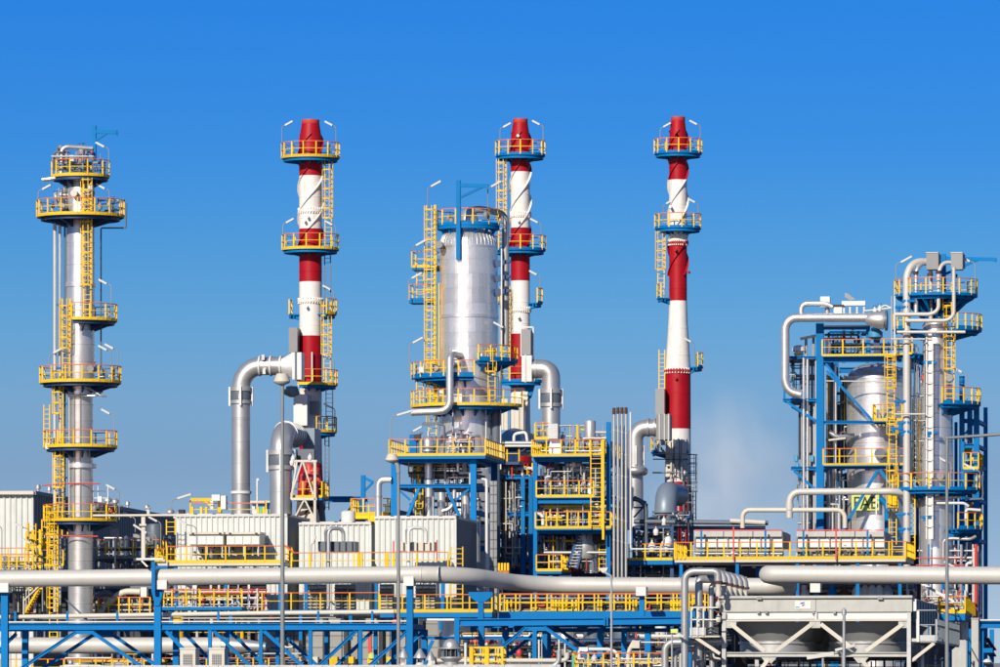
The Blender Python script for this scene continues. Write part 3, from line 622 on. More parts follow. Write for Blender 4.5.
# ------------------------------------------------------------------ pipe rack across the whole view
f = F(400); k = f.k; DR = 6.0
def zbar(a, b, w, h=None): return MB().ibar(a, b, w, h or w)
t = thing('pipe_rack', 'long blue steel pipe rack carrying fat grey pipes across the foreground, with diagonal braces', 'pipe rack', f.g(160))
def rcol(x, y0, y1, w, d): 
    a, b = f.p(x, y1, d), f.p(x, y0, d)
    if y1 > 700: a.z = 0
    part('column', MB().ibar(a, b, w * k, w * k, .09), 'blue', t)
for x, y0, w in ((5, 593, 7), (158, 585, 7), (410, 584, 6.4)): rcol(x, y0, 760, w, 0)
for x, y0, w in ((5, 622, 6), (158, 624, 6), (410, 628, 6)): rcol(x, y0, 760, w, DR)
for x, y0, w in ((458.5, 618, 5.2), (690, 620, 5)): rcol(x, y0, 760, w, -.6)
for x, y0, w in ((472, 620, 6), (496, 628, 6), (536, 628, 5), (592, 628, 6), (616, 628, 5), (640, 630, 6)): rcol(x, y0, 760, w, DR * .7)
# left half: trussed bridge, front and back beam
for d, m in ((0, 'blue'), (DR, 'blue')):
    for xa, xb in ((-30, 2), (9, 154.5), (162, 407)):
        part('beam', MB().ibar(f.p(xa, 626.6, d), f.p(xb, 626.6, d), 5 * k, 6.6 * k, .06), m, t)
    part('gusset', MB().bx(f, 74, 630, 94, 634.2, d - .04, d + .04), m, t)
    for a, b in (((76, 632), (22, 668)), ((92, 632), (142, 667)), ((166, 631), (189, 655)), ((189, 655), (206, 672)), ((213, 630), (252, 668)), ((263, 630), (305, 668)), ((357, 630), (316, 669)), ((409, 630), (366, 669)), ((-4, 632), (-40, 668))):
        part('brace', MB().ibar(f.p(*a, d), f.p(*b, d), 3.2 * k, 3.4 * k, .05), m, t)
    for x in (210, 261, 310.5, 360.5): part('truss_post', MB().ibar(f.p(x, 668, d), f.p(x, 630, d), 3.6 * k, 3.6 * k, .05), m, t)
    part('bottom_beam', MB().ibar(f.p(-30, 671, d), f.p(455, 671, d), 4 * k, 5 * k, .06), m, t)
for x in (4, 40, 84, 120, 157, 186, 210, 236, 261, 286, 310, 336, 360, 385, 408):
    part('cross_beam', MB().bar(f.p(x, 625.8, .2), f.p(x, 625.8, DR - .2), .22, .3), 'blue', t)
for x in (15, 67, 117, 218, 318, 372): part('pipe_post', MB().bar(f.p(x, 623, .1), f.p(x, 611, .1), .13), 'blue', t)
part('deck_plate', MB().bx(f, 9, 621.4, 407, 622.6, -.1, .5), 'white', t)
part('cable_tray', MB().bx(f, -30, 617.5, 330, 618.6, 2.2, 3.0), 'galv', t)
# right half: heavier twin beams
for d in (-.6, DR):
    part('beam', MB().ibar(f.p(461, 622.6, d), f.p(606, 621.4, d), 6 * k, 7.4 * k, .07), 'blue', t); part('beam', MB().ibar(f.p(609, 621.4, d), f.p(688, 620.4, d), 6 * k, 7.4 * k, .07), 'blue', t)
    for a, b in (((528, 627), (500, 650)), ((545, 627), (578, 650)), ((500, 650), (486, 664)), ((578, 650), (600, 664))): part('brace', MB().ibar(f.p(*a, d), f.p(*b, d), 3.2 * k, 3.4 * k, .05), 'blue', t)
    part('gusset', MB().bx(f, 526, 626.6, 547, 631, d - .04, d + .04), 'blue', t)
    part('truss_post', MB().ibar(f.p(536, 662, d), f.p(536, 631, d), 4.4 * k, 4.4 * k, .06), 'blue', t)
for x in (462, 490, 520, 552, 585, 607, 640, 672): part('cross_beam', MB().bar(f.p(x, 622, -.3), f.p(x, 622, DR - .2), .26, .4), 'blue', t)
for x in (606.3, 609.2): part('splice_plate', MB().bx(f, x - .9, 617.5, x + .9, 626, -1.0, -.62), 'blue', t)
part('tie_beam', MB().ibar(f.p(411, 637, DR * .7), f.p(534, 637, DR * .7), 3 * k, 3.2 * k, .05), 'blue', t)
part('tie_beam', MB().ibar(f.p(690, 628.5, DR), f.p(500, 628.5, DR), 3.4 * k, 4 * k, .05), 'blue', t)
part('brace', MB().bar(f.p(418, 660, 2), f.p(428, 640, 2), .2), 'blue', t)
# saddles on top of the posts, under the fat pipe
for x, y in ((5.3, 588), (163.5, 585), (410, 581.5), (642, 591.5), (816, 588)):
    part('pipe_saddle', MB().bx(f, x - 5, y - 4.5, x + 5, y + 4.5, -.62, .5), 'white', t)
rcol(156, 562, 592, 3.6, -.8); part('lamp_bracket', MB().bar(f.p(139, 559.5, -.8), f.p(166, 559.2, -.8), .18, .12).bar(f.p(144, 561, -.8), f.p(150, 567, -.8), .1), 'white', t); part('bracket_base', MB().bx(f, 156, 562, 169, 566, -.5, .1), 'cream', t)
for x, y0, y1 in ((642, 596, 616), (816, 592, 612)): part('pipe_post', MB().ibar(f.p(x, y1, 0), f.p(x, y0, 0), 5 * k, 5 * k, .07), 'blue', t)
part('pipe_post', MB().ibar(f.p(481, 622, 0), f.p(481, 594, 0), 5.4 * k, 5.4 * k, .07), 'blue', t)
part('post_head', MB().prism([f.p(469, 592, -.2), f.p(493, 592, -.2), f.p(493, 596, -.2), f.p(485, 602, -.2), f.p(477, 602, -.2), f.p(469, 596, -.2)], V * .4), 'blue', t)
part('post_head', MB().prism([f.p(152, 590, -.3), f.p(164, 590, -.3), f.p(163, 597, -.3), f.p(160, 606, -.3), f.p(156, 606, -.3)], V * .4), 'blue', t)
for x in (28, 96, 184, 212, 262, 330, 385): valve(t, f.p(x, 619.5, rnd.uniform(1.5, 5)), rnd.uniform(.2, .34), rnd.choice(('white', 'redpump', 'grey', 'slate')))

# the pipes lying on it
def pipeline(lbl, f, pts, rpx, m='pipegrey', bend=3, grp='pipes lying on the rack', n=22, bands=(), cap=True):
    p0 = f.p(*pts[0]); o = solo('pipeline', MB().tube([f.p(*q) for q in pts], rpx * f.k, n, bend=bend * rpx * f.k, seg=8), m, lbl, 'pipe', grp)
    for x, y, d in bands:
        a = f.p(x, y, d); part('seam_band', MB().tube([a - U * .03, a + U * .03], rpx * f.k + .006, n), m, o)
    return o
pipeline('fat grey pipe on white saddles that jogs back near the middle of the rack', f, [(-40, 579.4, 0), (456, 574, 0), (512, 582, 7.5), (768, 583.6, 7.5), (776, 583.6, 9)], 8.5, bend=5, bands=[(x, 579 - x * .011, 0) for x in range(14, 450, 17)] + [(x, 582.2, 7.5) for x in range(530, 765, 17)])
fp2 = F(396); pipeline('fat grey pipe running out of view to the right, turning back at its rounded end', fp2, [(771, 574.5, 12), (766.5, 574.2, 0), (1060, 575.9, 0)], 8.9, bend=1.3, bands=[(x, 574.2 + .006 * (x - 766), 0) for x in range(784, 1000, 17)])
pipeline('thick grey pipe low behind the braces of the rack, its end a shaded cone', F(411.5), [(-40, 645.5, 0), (222, 645.5, 0)], 8.3, bands=[(x, 645.5, 0) for x in range(4, 220, 16)])
fq = F(411.5); o = solo('pipe_reducer', MB().tube([fq.p(222.3, 645.5), fq.p(232, 646), fq.p(266, 647)], [8.6 * fq.k, 9.2 * fq.k, 4.5 * fq.k], 22), 'ductgrey', 'grey cone that narrows the low thick pipe behind the rack', 'pipe reducer')
pipeline('slim cream pipe along the top of the blue rack, left half', F(400.4), [(-40, 617.5, .9), (250, 613, .9), (392, 611.5, .9)], 2.3, 'cream', grp='slim pipes on the rack')
pipeline('slim white pipe along the rack between two posts, near the middle', F(400.4), [(416, 619.4, 1.5), (457, 619.4, 1.5)], 1.4, 'white', grp='slim pipes on the rack')
pipeline('pale pipe low behind the right half of the rack, elbow pointing up', F(396), [(430, 660, 3), (555, 660, 3), (561, 659, 3), (561, 652, 3)], 2.4, 'cream', grp='slim pipes on the rack')
pipeline('pale grey pipe lying lowest in the view, turning up beside yellow rails', F(370), [(440, 666, 0), (559, 666, 0), (559, 650, 0)], 2.6, 'galv', grp='slim pipes on the rack')
fq = F(400)
o = solo('pipeline', MB().tube([fq.p(84, 621, 1.5), fq.p(60, 598, 1.5)], 1.0 * fq.k, 8), 'slate', 'thin dark pipe slanting above the rack by the slender column', 'pipe', 'slim pipes on the rack')

# ------------------------------------------------------------------ walkways along the rack
def walkway(lbl, f, x0, x1, y, d0, d1, sides='f', toe='yellow', deck='blue', th=.3, step=1.6, legs=(), yb=640, toe_h=.26, name='walkway'):
    t = thing(name, lbl, 'walkway', f.p(x0, y, d0), 'yellow railed walkways')
    boxdeck(t, f, x0, x1, y, d0, d1, sides, toe, deck, th, step, toe_h=toe_h)
    for x in legs:
        part('leg', MB().ibar(f.p(x, yb, d0 + .3), f.p(x, y, d0 + .3) - Z * th, .22, .22, .05), 'blue', t)
    return t
fw = F(402.5)
walkway('yellow railed walkway with a wide blue edge beam over the right half of the rack', fw, 500, 705, 611.5, 0, 2, 'fb', toe=None, th=.55, step=1.25, legs=(520, 600, 680), yb=625)
walkway('yellow railed walkway with a bright yellow kick board below the white sheds', F(412), 380, 492, 612, 0, 2, 'fr', th=.35, step=2.0, legs=(440,), yb=630, toe_h=.3)
walkway('yellow railed walkway behind the slim cream pipe, below the white sheds', F(414), 262, 379, 610, 0, 2, 'f', toe=None, th=.25, step=2.4, legs=(300, 350), yb=640)
w_ = walkway('crowded yellow railed walkway of small pipework under the fat pipe, left', F(414), 158, 242, 607, 0, 3, 'fl', toe=None, th=.2, step=1.1, legs=(170, 230), yb=640)
clutter(w_, F(414), 160, 262, 588, 612, .4, 2.6, 26, 11, ('white', 'galv', 'cream', 'yellow', 'redpump', 'alum'), 1.3, 8)
w_ = walkway('yellow railed walkway low on the far side of the rack, left part', F(418), 0, 160, 676, 0, 2, 'f', toe=None, th=.2, step=1.3, legs=(20, 90), yb=690)
clutter(w_, F(418), 60, 160, 650, 670, .4, 3, 14, 12, ('yellow', 'galv', 'white', 'dark'), 1.5, 5)
w_ = walkway('yellow railed walkway low on the far side of the rack, behind the outdoor units', F(418), 160, 300, 675, 0, 2, 'f', toe=None, th=.2, step=1.3, legs=(180, 280), yb=690)
clutter(w_, F(418), 165, 300, 640, 668, .4, 3, 14, 13, ('yellow', 'galv', 'white', 'dark', 'blue'), 1.5, 6, 1)
fw = F(360); w_ = walkway('yellow railed walkway with orange handrail at the lower edge, full of pipes', fw, 573, 664, 673, 0, 2.5, 'fl', toe=None, th=.2, step=1.05)
part('corner_post', MB().bar(fw.p(573.6, 673, -.1), fw.p(573.6, 655, -.1), .12), 'green', w_)
clutter(w_, fw, 575, 662, 657, 672, .3, 2.4, 24, 14, ('white', 'yellow', 'galv', 'cream'), 1.6, 6)
pipe(w_, fw, [(577, 670, 1), (577, 649, 1), (607, 649, 1), (615, 652, 1), (615, 670, 1)], 1.7, 'white'); part('junction_box', MB().bx(fw, 577, 647, 586, 651, .8, 1.2), 'white', w_)
pipe(w_, fw, [(626, 672, 1), (626, 652, 1), (632, 641, 1), (632, 640, 1)], 2.2, 'cream'); part('junction_box', MB().bx(fw, 630.5, 640.5, 638, 648, .7, 1.4), 'cream', w_)
pipe(w_, fw, [(639, 642, 1), (668, 642, 1)], .7, 'white'); pipe(w_, fw, [(638, 670, 1), (638, 640, 1)], .8, 'cream')

wy = F(404); wg = thing('walkway_gear', 'clustered yellow gates and orange valves along the walkway, right half of the rack', 'walkway gear', wy.p(560, 612))
for x in (507, 511, 553, 556, 559, 562, 566, 572, 576, 598, 601, 633, 636, 671, 674, 677, 680, 683): part('gate_post', MB().bar(wy.p(x, 611, .1), wy.p(x, 599.5, .1), .11), 'yellow', wg)
for x0, x1 in ((551, 577), (670, 684)):
    for y in (603, 607, 610): part('gate_bar', MB().bar(wy.p(x0, y, .12), wy.p(x1, y, .12), .1), 'yellow', wg)
clutter(wg, wy, 500, 690, 596, 611, .4, 1.8, 34, 210, ('slate', 'slate', 'yellow', 'galv', 'dark', 'redpump'), 1.2, 18)
# ------------------------------------------------------------------ warehouse, far left, its long side running back
f = F(474); k = f.k
t = thing('warehouse_building', 'white profiled-sheet warehouse at the left edge, its long side painted grey for shade', 'warehouse', f.g(34))
part('wall', cwall(f, -40, 492.5, 34, 800), 'corr', t, label='sunlit front wall'); part('wall', cwall(f, 34.2, 493.5, 0, 800, side=(0, 66), pitch=.9, dep=.12), 'grey', t, label='side wall, its shade painted grey')  # side wall and side gutter are greyer, their shade put into colour
A, B = f.p(-40, 491, -.3), f.p(34.6, 491, -.3); D = f.p(34.6, 491, 66)
A.z = B.z = D.z = f.p(34, 491).z; E = f.p(-40, 491, 66); E.z = A.z
part('roof', MB().hexa([q - Z * .25 for q in (A, B, D, E)] + [A, B, D, E]), 'cream', t)
part('gutter', MB().bar(f.p(-40, 493, -.4), f.p(35, 493, -.4), .25), 'cream', t)
part('gutter', MB().bar(f.p(35, 493, -.3), f.p(34.8, 493, 66), .25, .3), 'greypanel', t)
for i, (d, r) in enumerate(((2, .2), (6, .18), (28, .34), (31, .3), (36, .2), (44, .22), (54, .34), (58, .3), (62, .2))):
    q = f.p(32.5, 491, d); q.z = A.z; part('roof_vent', MB().lathe(q, [(r * .5, 0), (r * .5, .2), (r, .25), (r * .95, .45), (r * .4, .6)], 14), 'galv', t)
# ------------------------------------------------------------------ pipe bridge from the column to the shed
fb = F(436)
b_ = thing('pipe_bridge', 'long tan pipe carried high across from the slender column to the white shed', 'pipe', fb.p(146, 530))
pipe(b_, fb, [(93, 515.6, 0), (182, 515.2, 0)], 1.3, 'cream', name='pipe_run')
for x, y in ((143.5, 530),): part('pipe_post', MB().bar(fb.p(x, 560, 0), fb.p(x, 517, 0), .26), 'cream', b_); part('pipe_saddle', MB().bx(fb, 140, 524, 147, 526, -.3, .3), 'cream', b_)
part('vent_valve', MB().lathe(fb.p(148.5, 514.5, 0), [(.1, 0), (.14, .25), (.06, .3), (.2, .45), (.05, .5)], 10), 'white', b_)
# ------------------------------------------------------------------ dim process bay between the column and the shed
f = F(446); k = f.k
t = thing('process_bay', 'shaded bay of pipes and dark railings between the slender column and the white shed', 'process unit', f.g(120))
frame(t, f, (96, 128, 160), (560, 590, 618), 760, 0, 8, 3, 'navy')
for y in (556, 586): boxdeck(t, f, 94, 162, y, -.6, 7, 'fr', toe=None, deck='slate', step=1.3)
part('shade_sheet', MB().bx(f, 96, 560, 162, 640, 8.5, 9.0), 'dark', t)  # dark sheet added behind the bay in place of its deep shade
clutter(t, f, 94, 170, 535, 612, .5, 7, 34, 21, ('slate', 'galv', 'dark', 'grey', 'cream', 'alum'), 1.8, 10, 2)
for x, y, h, d in ((137.5, 553, 2.4, -1), (163, 546, 1.6, -1), (100, 560, 1, 1)): lamp(t, f.p(x, y, -.8), h, d, arm=.3)
for x, y in ((117, 533), (149, 541), (139, 538)): part('junction_box', MB().cube(f.p(x, y, -.8), .5, .3, .5), 'grey', t)
pipe(t, f, [(118, 565, -1), (118, 538, -1)], .9, 'galv')
pipe(t, f, [(137, 560, -1.2), (168, 559.5, -1.2), (166, 572, -1.2)], 1.8, 'cream'); pipe(t, f, [(102, 620, -2), (112, 606, -2), (128, 592, -2), (146, 592.5, -2)], 3.3, 'cream'); part('pipe_flange_box', MB().bx(f, 147, 588, 153, 598, -2.3, -1.6), 'white', t)
pipe(t, f, [(96, 602, -2), (111, 592, -2), (118, 596, -2)], 3, 'slate')
boxdeck(t, f, 95, 157, 614, -2.5, 0, 'f', toe=None, deck='slate', step=.9); clutter(t, f, 95, 157, 599, 613, -2.2, -.4, 26, 23, ('white', 'galv', 'slate', 'orange', 'cream'), 1.4, 12)
for y0 in (605, 610): pipe(t, f, [(94, y0, -1.5), (156, y0 - 1, -1.5)], 1.1, 'slate')
# ------------------------------------------------------------------ yellow stairs and railings left of the column
f = F(452); k = f.k
t = thing('access_platform', 'shaded yellow railed platform and stair below the warehouse wall', 'platform', f.p(20, 590))
boxdeck(t, f, -30, 42, 571, -3, 0, 'f', toe=None, deck='slate', step=.7); boxdeck(t, f, -30, 40, 572, 2, 5, 'f', toe='yellow', deck='slate', step=1.2)
boxdeck(t, f, -30, 30, 562, 4, 8, 'f', toe='yellow', deck='slate', step=.8); boxdeck(t, f, 44, 66, 566, -1, 2, 'f', toe='yellow', deck='slate', step=.8); boxdeck(t, f, 29, 44, 548, -1, 2, 'flr', toe='yellow', step=.7); boxdeck(t, f, 42, 62, 535, 0, 2, 'fr', toe=None, deck='galv', step=1.2)
for x in (31, 36, 43): part('post_frame', MB().bar(f.p(x, 590, -1), f.p(x, 523 if x < 33 else 530, -1), .16), 'yellow', t)
lad_at(t, f, 35, 590, 524, -1.1, w=.6, cage=False)
clutter(t, f, -20, 46, 556, 612, -2, 4, 22, 22, ('dark', 'slate', 'grey', 'white', 'cream'), 1.5, 6)
for x, y, h, d in ((11, 576, 3.4, -1), (38, 550, 1.4, -1), (46, 560, 1, -1)): lamp(t, f.p(x, y, -3), h, d, arm=.5)
part('dark_backing', MB().bx(f, -40, 590, 66, 625, 5.5, 6), 'dark', t)  # dark sheet standing in for shade behind the pipes
for x in (2, 8, 15, 23, 31, 40, 47): pipe(t, f, [(x, 586, 4.5), (x, 640, 4.5)], rnd.uniform(.7, 1.6), rnd.choice(('slate', 'grey', 'dark')))
st = part('stair', MB().bar(f.p(36, 615, -4), f.p(51, 589, -4), .08, .14).bar(f.p(36, 615, -3), f.p(51, 589, -3), .08, .14), 'yellow', t)
for i in range(10): part('tread', MB().bar(f.p(36 + 1.5 * i, 614 - 2.6 * i, -4), f.p(36 + 1.5 * i, 614 - 2.6 * i, -3), .22, .05), 'yellow', st)
part('handrail', MB().tube([f.p(36, 622, -4.1), f.p(36, 602, -4.1), f.p(51, 588, -4.1)], .07, 6), 'cream', st)

# ------------------------------------------------------------------ profiled white sheds
def shed(lbl, Y, x0, x1, y0, yb, depth, band=True):
    f = F(Y); t = thing('equipment_shed', lbl, 'shed', f.g(x0), 'white sheds behind the rack')
    part('wall', cwall(f, x0, y0, x1, yb, pitch=.36), 'corr', t, label='sunlit front wall'); part('wall', cwall(f, x1, y0, 0, yb, side=(.1, depth), pitch=.42), 'greypanel', t, label='side wall, its shade painted grey')  # right side in darker sheet than the other walls: shade as colour
    part('wall', MB().bx(f, x0, y0, x0 + .6, yb, .2, depth), 'corr', t); part('wall', MB().bx(f, x0, y0, x1, yb, depth, depth + .15), 'corr', t)
    P = [f.p(x0, y0, -.15), f.p(x1 + .4, y0, -.15), f.p(x1 + .4, y0, depth + .2), f.p(x0, y0, depth + .2)]
    for q in P: q.z = f.p(x0, y0).z
    part('roof', MB().hexa([q for q in P] + [q + Z * .16 for q in P]), 'galv', t)
    part('corner_trim', MB().bx(f, x1 - .7, y0, x1 + .6, yb, -.1, .1), 'corr', t)
    n = max(2, int((x1 - x0) / 16))
    for i in range(n): part('roof_curb', MB().bx(f, x0 + (x1 - x0) * i / n + 2, y0 - 3.4, x0 + (x1 - x0) * (i + 1) / n - 1.5, y0 - 1.6, .3, 1.4), 'cream', t)
    for i in range(n): part('roof_hatch', MB().bx(f, x0 + (x1 - x0) * (i + .93) / n, y0 - 3.6, x0 + (x1 - x0) * (i + .93) / n + 2.4, y0 - 1.4, .2, 1.0), 'dark', t)
    return t, f
t1, f_ = shed('widest white profiled-sheet shed, below the two thick silver ducts', 436, 176, 287, 517, 616, 9)
for x0, x1 in ((196, 230), (233, 266)):
    ac = thing('cooling_unit', 'cream cooling unit of four panels on the widest shed, ' + ('left of the pair' if x0 < 200 else 'right of the pair'), 'cooler', f_.p(x0, 546, -2.2), 'cream cooling units')
    part('casing', MB().bx(f_, x0, 535.5, x1, 546, -2.4, -.4), 'cream', ac); part('cover', MB().bx(f_, x0 - .8, 533.3, x1 + .8, 535.5, -2.6, -.3), 'cream', ac)
    for i in range(4): part('panel', MB().bx(f_, x0 + .5 + (x1 - x0) * i / 4, 537.3, x0 - .5 + (x1 - x0) * (i + 1) / 4, 545.4, -2.46, -2.42), 'white', ac)
    for x in (x0 + 3, x1 - 4): part('lifting_lug', MB().bx(f_, x, 534, x + 2, 535.2, -2.72, -2.62), 'dark', ac)
    for x in (x0 + 2, (x0 + x1) / 2, x1 - 2): part('leg', MB().bx(f_, x - .5, 546, x + .5, 557, -2.2, -2.0), 'galv', ac)
    clutter(ac, f_, x0, x1, 547, 556, -2.0, -.6, 10, int(x0), ('white', 'galv', 'dark', 'cream'), 1.1, 5)
w1 = walkway('bright yellow railed walkway in front of the widest white shed, below cream cooling units', F(431), 172, 289, 563.5, -1.8, 1.2, 'flr', th=.2, step=1.55, deck='cream', legs=(180, 230, 284), yb=615, toe_h=.3)
w_ = F(431); lad_at(w1, w_, 165, 572, 545, -1, w=.6, cage=False); part('handrail', MB().tube([w_.p(288, 545.5, -1.8), w_.p(298, 553, -1.8)], .07, 6), 'orange', w1)
for x, y, h, d in ((202, 560, 2.2, -1), (162, 556, 1.4, -1)): lamp(w1, w_.p(x, y, -2), h, d, arm=.7, head=1.0, tilt=32)
boxdeck(w1, w_, 160, 172, 566, -1.6, .8, 'fl', step=.8)
# roof gear of the widest shed
f = F(440)
g_ = thing('roof_crane', 'yellow roof crane arm with white control boxes on the widest shed', 'crane', f.p(214, 513))
part('mast', MB().bx(f, 212.5, 499, 215.7, 513, 2, 2.4), 'yellow', g_); part('arm', MB().bar(f.p(184.5, 498.5, 2.2), f.p(207, 498.5, 2.2), .2, .22), 'yellow', g_)
part('arm_brace', MB().bar(f.p(198, 499, 2.2), f.p(207, 506, 2.2), .14), 'yellow', g_); part('control_box', MB().bx(f, 208.5, 494, 216.5, 500, 1.2, 1.9), 'white', g_); part('control_box', MB().bx(f, 217.5, 495, 222.5, 508.5, 1.2, 1.9), 'white', g_)
part('arm_post', MB().bar(f.p(206.7, 500, 2), f.p(206.7, 509, 2), .2), 'white', g_)
lamp(g_, f.p(168.5, 514, 1), 1.0, 1, arm=.5, head=.95, tilt=17)
r_ = thing('roof_railing', 'orange topped yellow railing along the roof of the widest shed', 'railing', f.p(184, 515))
P0 = f.p(186, 515.4, 1.6)
rail(r_, [P0, f.p(262, 515.4, 1.6)], toe=None, h=.9, step=5); 
for x, m in ((187, 'yellow'), (196, 'yellow'), (201, 'yellow'), (253, 'yellow'), (258.5, 'yellow'), (256, 'green')): part('stanchion', MB().bx(f, x, 506, x + 2.2, 514.6, 1.5, 1.7), m, r_)
lad_at(r_, F(435), 172.5, 535, 520, -.6, w=.6); 
part('camera_box', MB().bx(f, 175.5, 509, 181, 513.5, 1, 1.6), 'dark', r_)
bld = thing('roof_building', 'small white and blue building far behind, between the two silver ducts', 'building', F(520).g(252))
fz = F(520); part('wall', MB().bx(fz, 252, 503, 272, 520, 0, 6), 'white', bld); part('window', MB().bx(fz, 255, 504.5, 271, 508.5, -.1, -.02), 'blue', bld); part('roof', MB().bx(fz, 251, 501, 273, 503, -.5, 6.3), 'cream', bld)
mast = solo('antenna_mast', MB().bar(fz.p(261.5, 520, -2), fz.p(261.5, 480, -2), .12).bar(fz.p(261.5, 481, -2), fz.p(263.3, 480, -2), .2, .2), 'galv', 'thin mast between the two silver ducts', 'mast')
t2, f_ = shed('narrower white shed with a looped silver pipe on its front', 436, 299, 371, 525, 616, 9)
lp = F(430); k = lp.k
l_ = thing('looped_pipe', 'silver pipe rising before the white shed and looping over into a dark box', 'pipe', lp.p(330, 607), 'looped silver pipes on the sheds')
pipe(l_, lp, [(330, 607, -.6), (330, 528.6, -.6), (343.5, 528.6, 0), (343.5, 541, 0)], 1.9, 'galv', bend=3.2, name='riser', n=14); pipe(l_, lp, [(335, 528.6, -.3), (326, 529, -.3), (326, 541, 0)], 1.7, 'galv', bend=3, name='branch', n=14)
x_ = part('pipe_box', MB().bx(lp, 318, 541.5, 355, 551.5, 0, 1.6), 'slate', l_)
for i in range(6): part('box_rib', MB().bx(lp, 319 + 6.6 * i, 542, 320 + 6.6 * i, 551, -.12, -.02), 'dark', x_)
lamp(l_, lp.p(313, 560, -.6), 1.0, 1, arm=.1, head=.5, tilt=70)
t3, f_ = shed('right white shed under the blue frame, marked by a faint shadow of a lamp', 434, 375, 456, 519, 616, 9)
l_ = thing('looped_pipe', 'white pipe looping over a cream box on the right shed', 'pipe', lp.p(410, 607), 'looped silver pipes on the sheds')
pipe(l_, lp, [(410, 607, -.6), (410, 528, -.6), (426, 528, 0), (426, 543, 0)], 1.7, 'white', bend=3.2, name='riser', n=14); pipe(l_, lp, [(414, 528, -.3), (407, 528.6, -.3), (407, 543, 0)], 1.4, 'alum', bend=3, name='branch', n=14)
x_ = part('pipe_box', MB().bx(lp, 396, 542, 434, 551, 0, 1.6), 'cream', l_)
for i in range(6): part('box_rib', MB().bx(lp, 397 + 6.6 * i, 542.6, 398 + 6.6 * i, 550.6, -.12, -.02), 'dark', x_)
for x, y in ((394, 541), (437.5, 540)): part('sprinkler_post', MB().bar(lp.p(x, 562, -.2), lp.p(x, y, -.2), .08), 'redpump', l_)
w2 = walkway('yellow railed walkway with plain orange rail before the narrow and right white sheds', F(430), 296, 452, 570, -1.8, .6, 'f', toe=None, th=.18, step=2.6, deck='galv', legs=(310, 380, 446), yb=615)
lad_at(w2, F(430), 459, 567, 547, -1, w=.8, cage=False); lad_at(w2, F(430), 459, 612, 574, -1, w=.8, cage=False)
for x in (315, 363, 366, 392, 398): part('rail_gate', MB().bar(F(430).p(x, 570, -1.9), F(430).p(x, 554, -1.9), .16), 'yellow', w2)
# lower fronts of the sheds: banks of louvres
for i, (x0, x1, m) in enumerate(((190, 264, 'dark'), (302, 324, 'cream'), (333, 354, 'grey'), (378, 392, 'cream'), (414, 434, 'cream'))):
    fl = F(431); lv = thing('louvre_bank', ('dark wide louvre bank under the fat pipe, left', 'cream louvre bank left of the looped silver riser', 'grey louvre bank right of the looped silver riser', 'cream louvre bank left of the middle rack post', 'cream louvre bank right of the middle rack post')[i], 'louvre', fl.p(x0, 612), 'louvre banks below the sheds')
    part('louvre_frame', MB().bx(fl, x0, 584, x1, 613, .7, 1.0), 'dark' if m == 'dark' else 'greypanel', lv)
    for j in range(8): part('slat', MB().prism([fl.p(x0 + .4, 586 + 3.3 * j, .62), fl.p(x0 + .4, 588.2 + 3.3 * j, .3), fl.p(x0 + .4, 588.6 + 3.3 * j, .36), fl.p(x0 + .4, 586.4 + 3.3 * j, .68)], fl.p(x1 - .4, 586) - fl.p(x0 + .4, 586)), m, lv)
    if m == 'dark':
        for x in (195, 211, 219, 228, 238, 249): part('pipe', MB().bar(fl.p(x, 613, 0), fl.p(x, 584, 0), .14 if x != 195 else .3), 'white' if x in (195, 249, 228) else 'cream', lv)
    else:
        for x in (x0 + 8, x0 + 14): part('mullion', MB().bx(fl, x, 584, x + .6, 613, .1, .2), 'greypanel', lv)
# concrete panel building filling the low background behind the rack
f = F(470)
t = thing('panel_building', 'low grey concrete panel building in shade behind the rack', 'building', f.g(300))
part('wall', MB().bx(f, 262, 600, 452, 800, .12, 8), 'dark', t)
PM = mesh('wall_panel', MB().cube(Vector((0, 0, 0)), 15.4 * f.k, .12, 11.3 * f.k, 0), 'greypanel', O0)
for i in range(12):
    for j in range(5):
        inst('wall_panel', PM, f.p(270 + 16 * i, 618 + 11.8 * j, rnd.uniform(0, .02)), t, -YAW)
for x in (282, 300, 324, 345, 380, 420): part('pilaster', MB().bx(f, x, 618, x + 4, 690, -.6, -.1), 'dark', t)
for i in range(9): 
    x = 275 + 19 * i; part('outlet_box', MB().bx(f, x, 657, x + rnd.uniform(5, 11), rnd.uniform(662, 668), -1.2, -.4), rnd.choice(('white', 'cream', 'redpump', 'yellow', 'grey')), t)
part('fire_riser', MB().bar(f.p(372, 690, -1), f.p(372, 628, -1), .24), 'redpump', t)
part('notice_lamp', MB().lathe(f.p(385, 661, -6), [(.1, 0), (.3, .1), (.3, .4), (.1, .55)], 12), 'lime', t)

# ------------------------------------------------------------------ added dark backings for the shade under decks and pipes, closing the view low down
for x0, x1, yt, lb in ((-60, 178, 574, 'added dark backing for the shade low behind the slender column'), (180, 420, 566, 'added dark backing for the shade low behind the white sheds'), (422, 700, 560, 'added dark backing for the shade low behind the blue process frames'), (702, 966, 566, 'added dark backing for the shade low behind the right air coolers')):
    f = F(514); t = thing('shade_backing', lb, 'building', f.g(x0), 'added dark shade backings')
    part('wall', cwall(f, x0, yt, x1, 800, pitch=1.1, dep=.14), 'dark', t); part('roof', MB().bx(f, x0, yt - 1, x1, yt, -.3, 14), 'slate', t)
    clutter(t, f, x0, x1, yt + 4, 680, -7, -.6, 40, int(x0) + 500, ('slate', 'grey', 'dark', 'navy', 'galv', 'cream', 'yellow'), 2.0, 14, 3)
f = F(424)
t = thing('process_bay', 'shaded yard of pipes and red valves under the right half of the rack', 'process unit', f.g(560))
frame(t, f, (500, 548, 600, 650), (640,), 760, 0, 8, 3.4, 'navy')
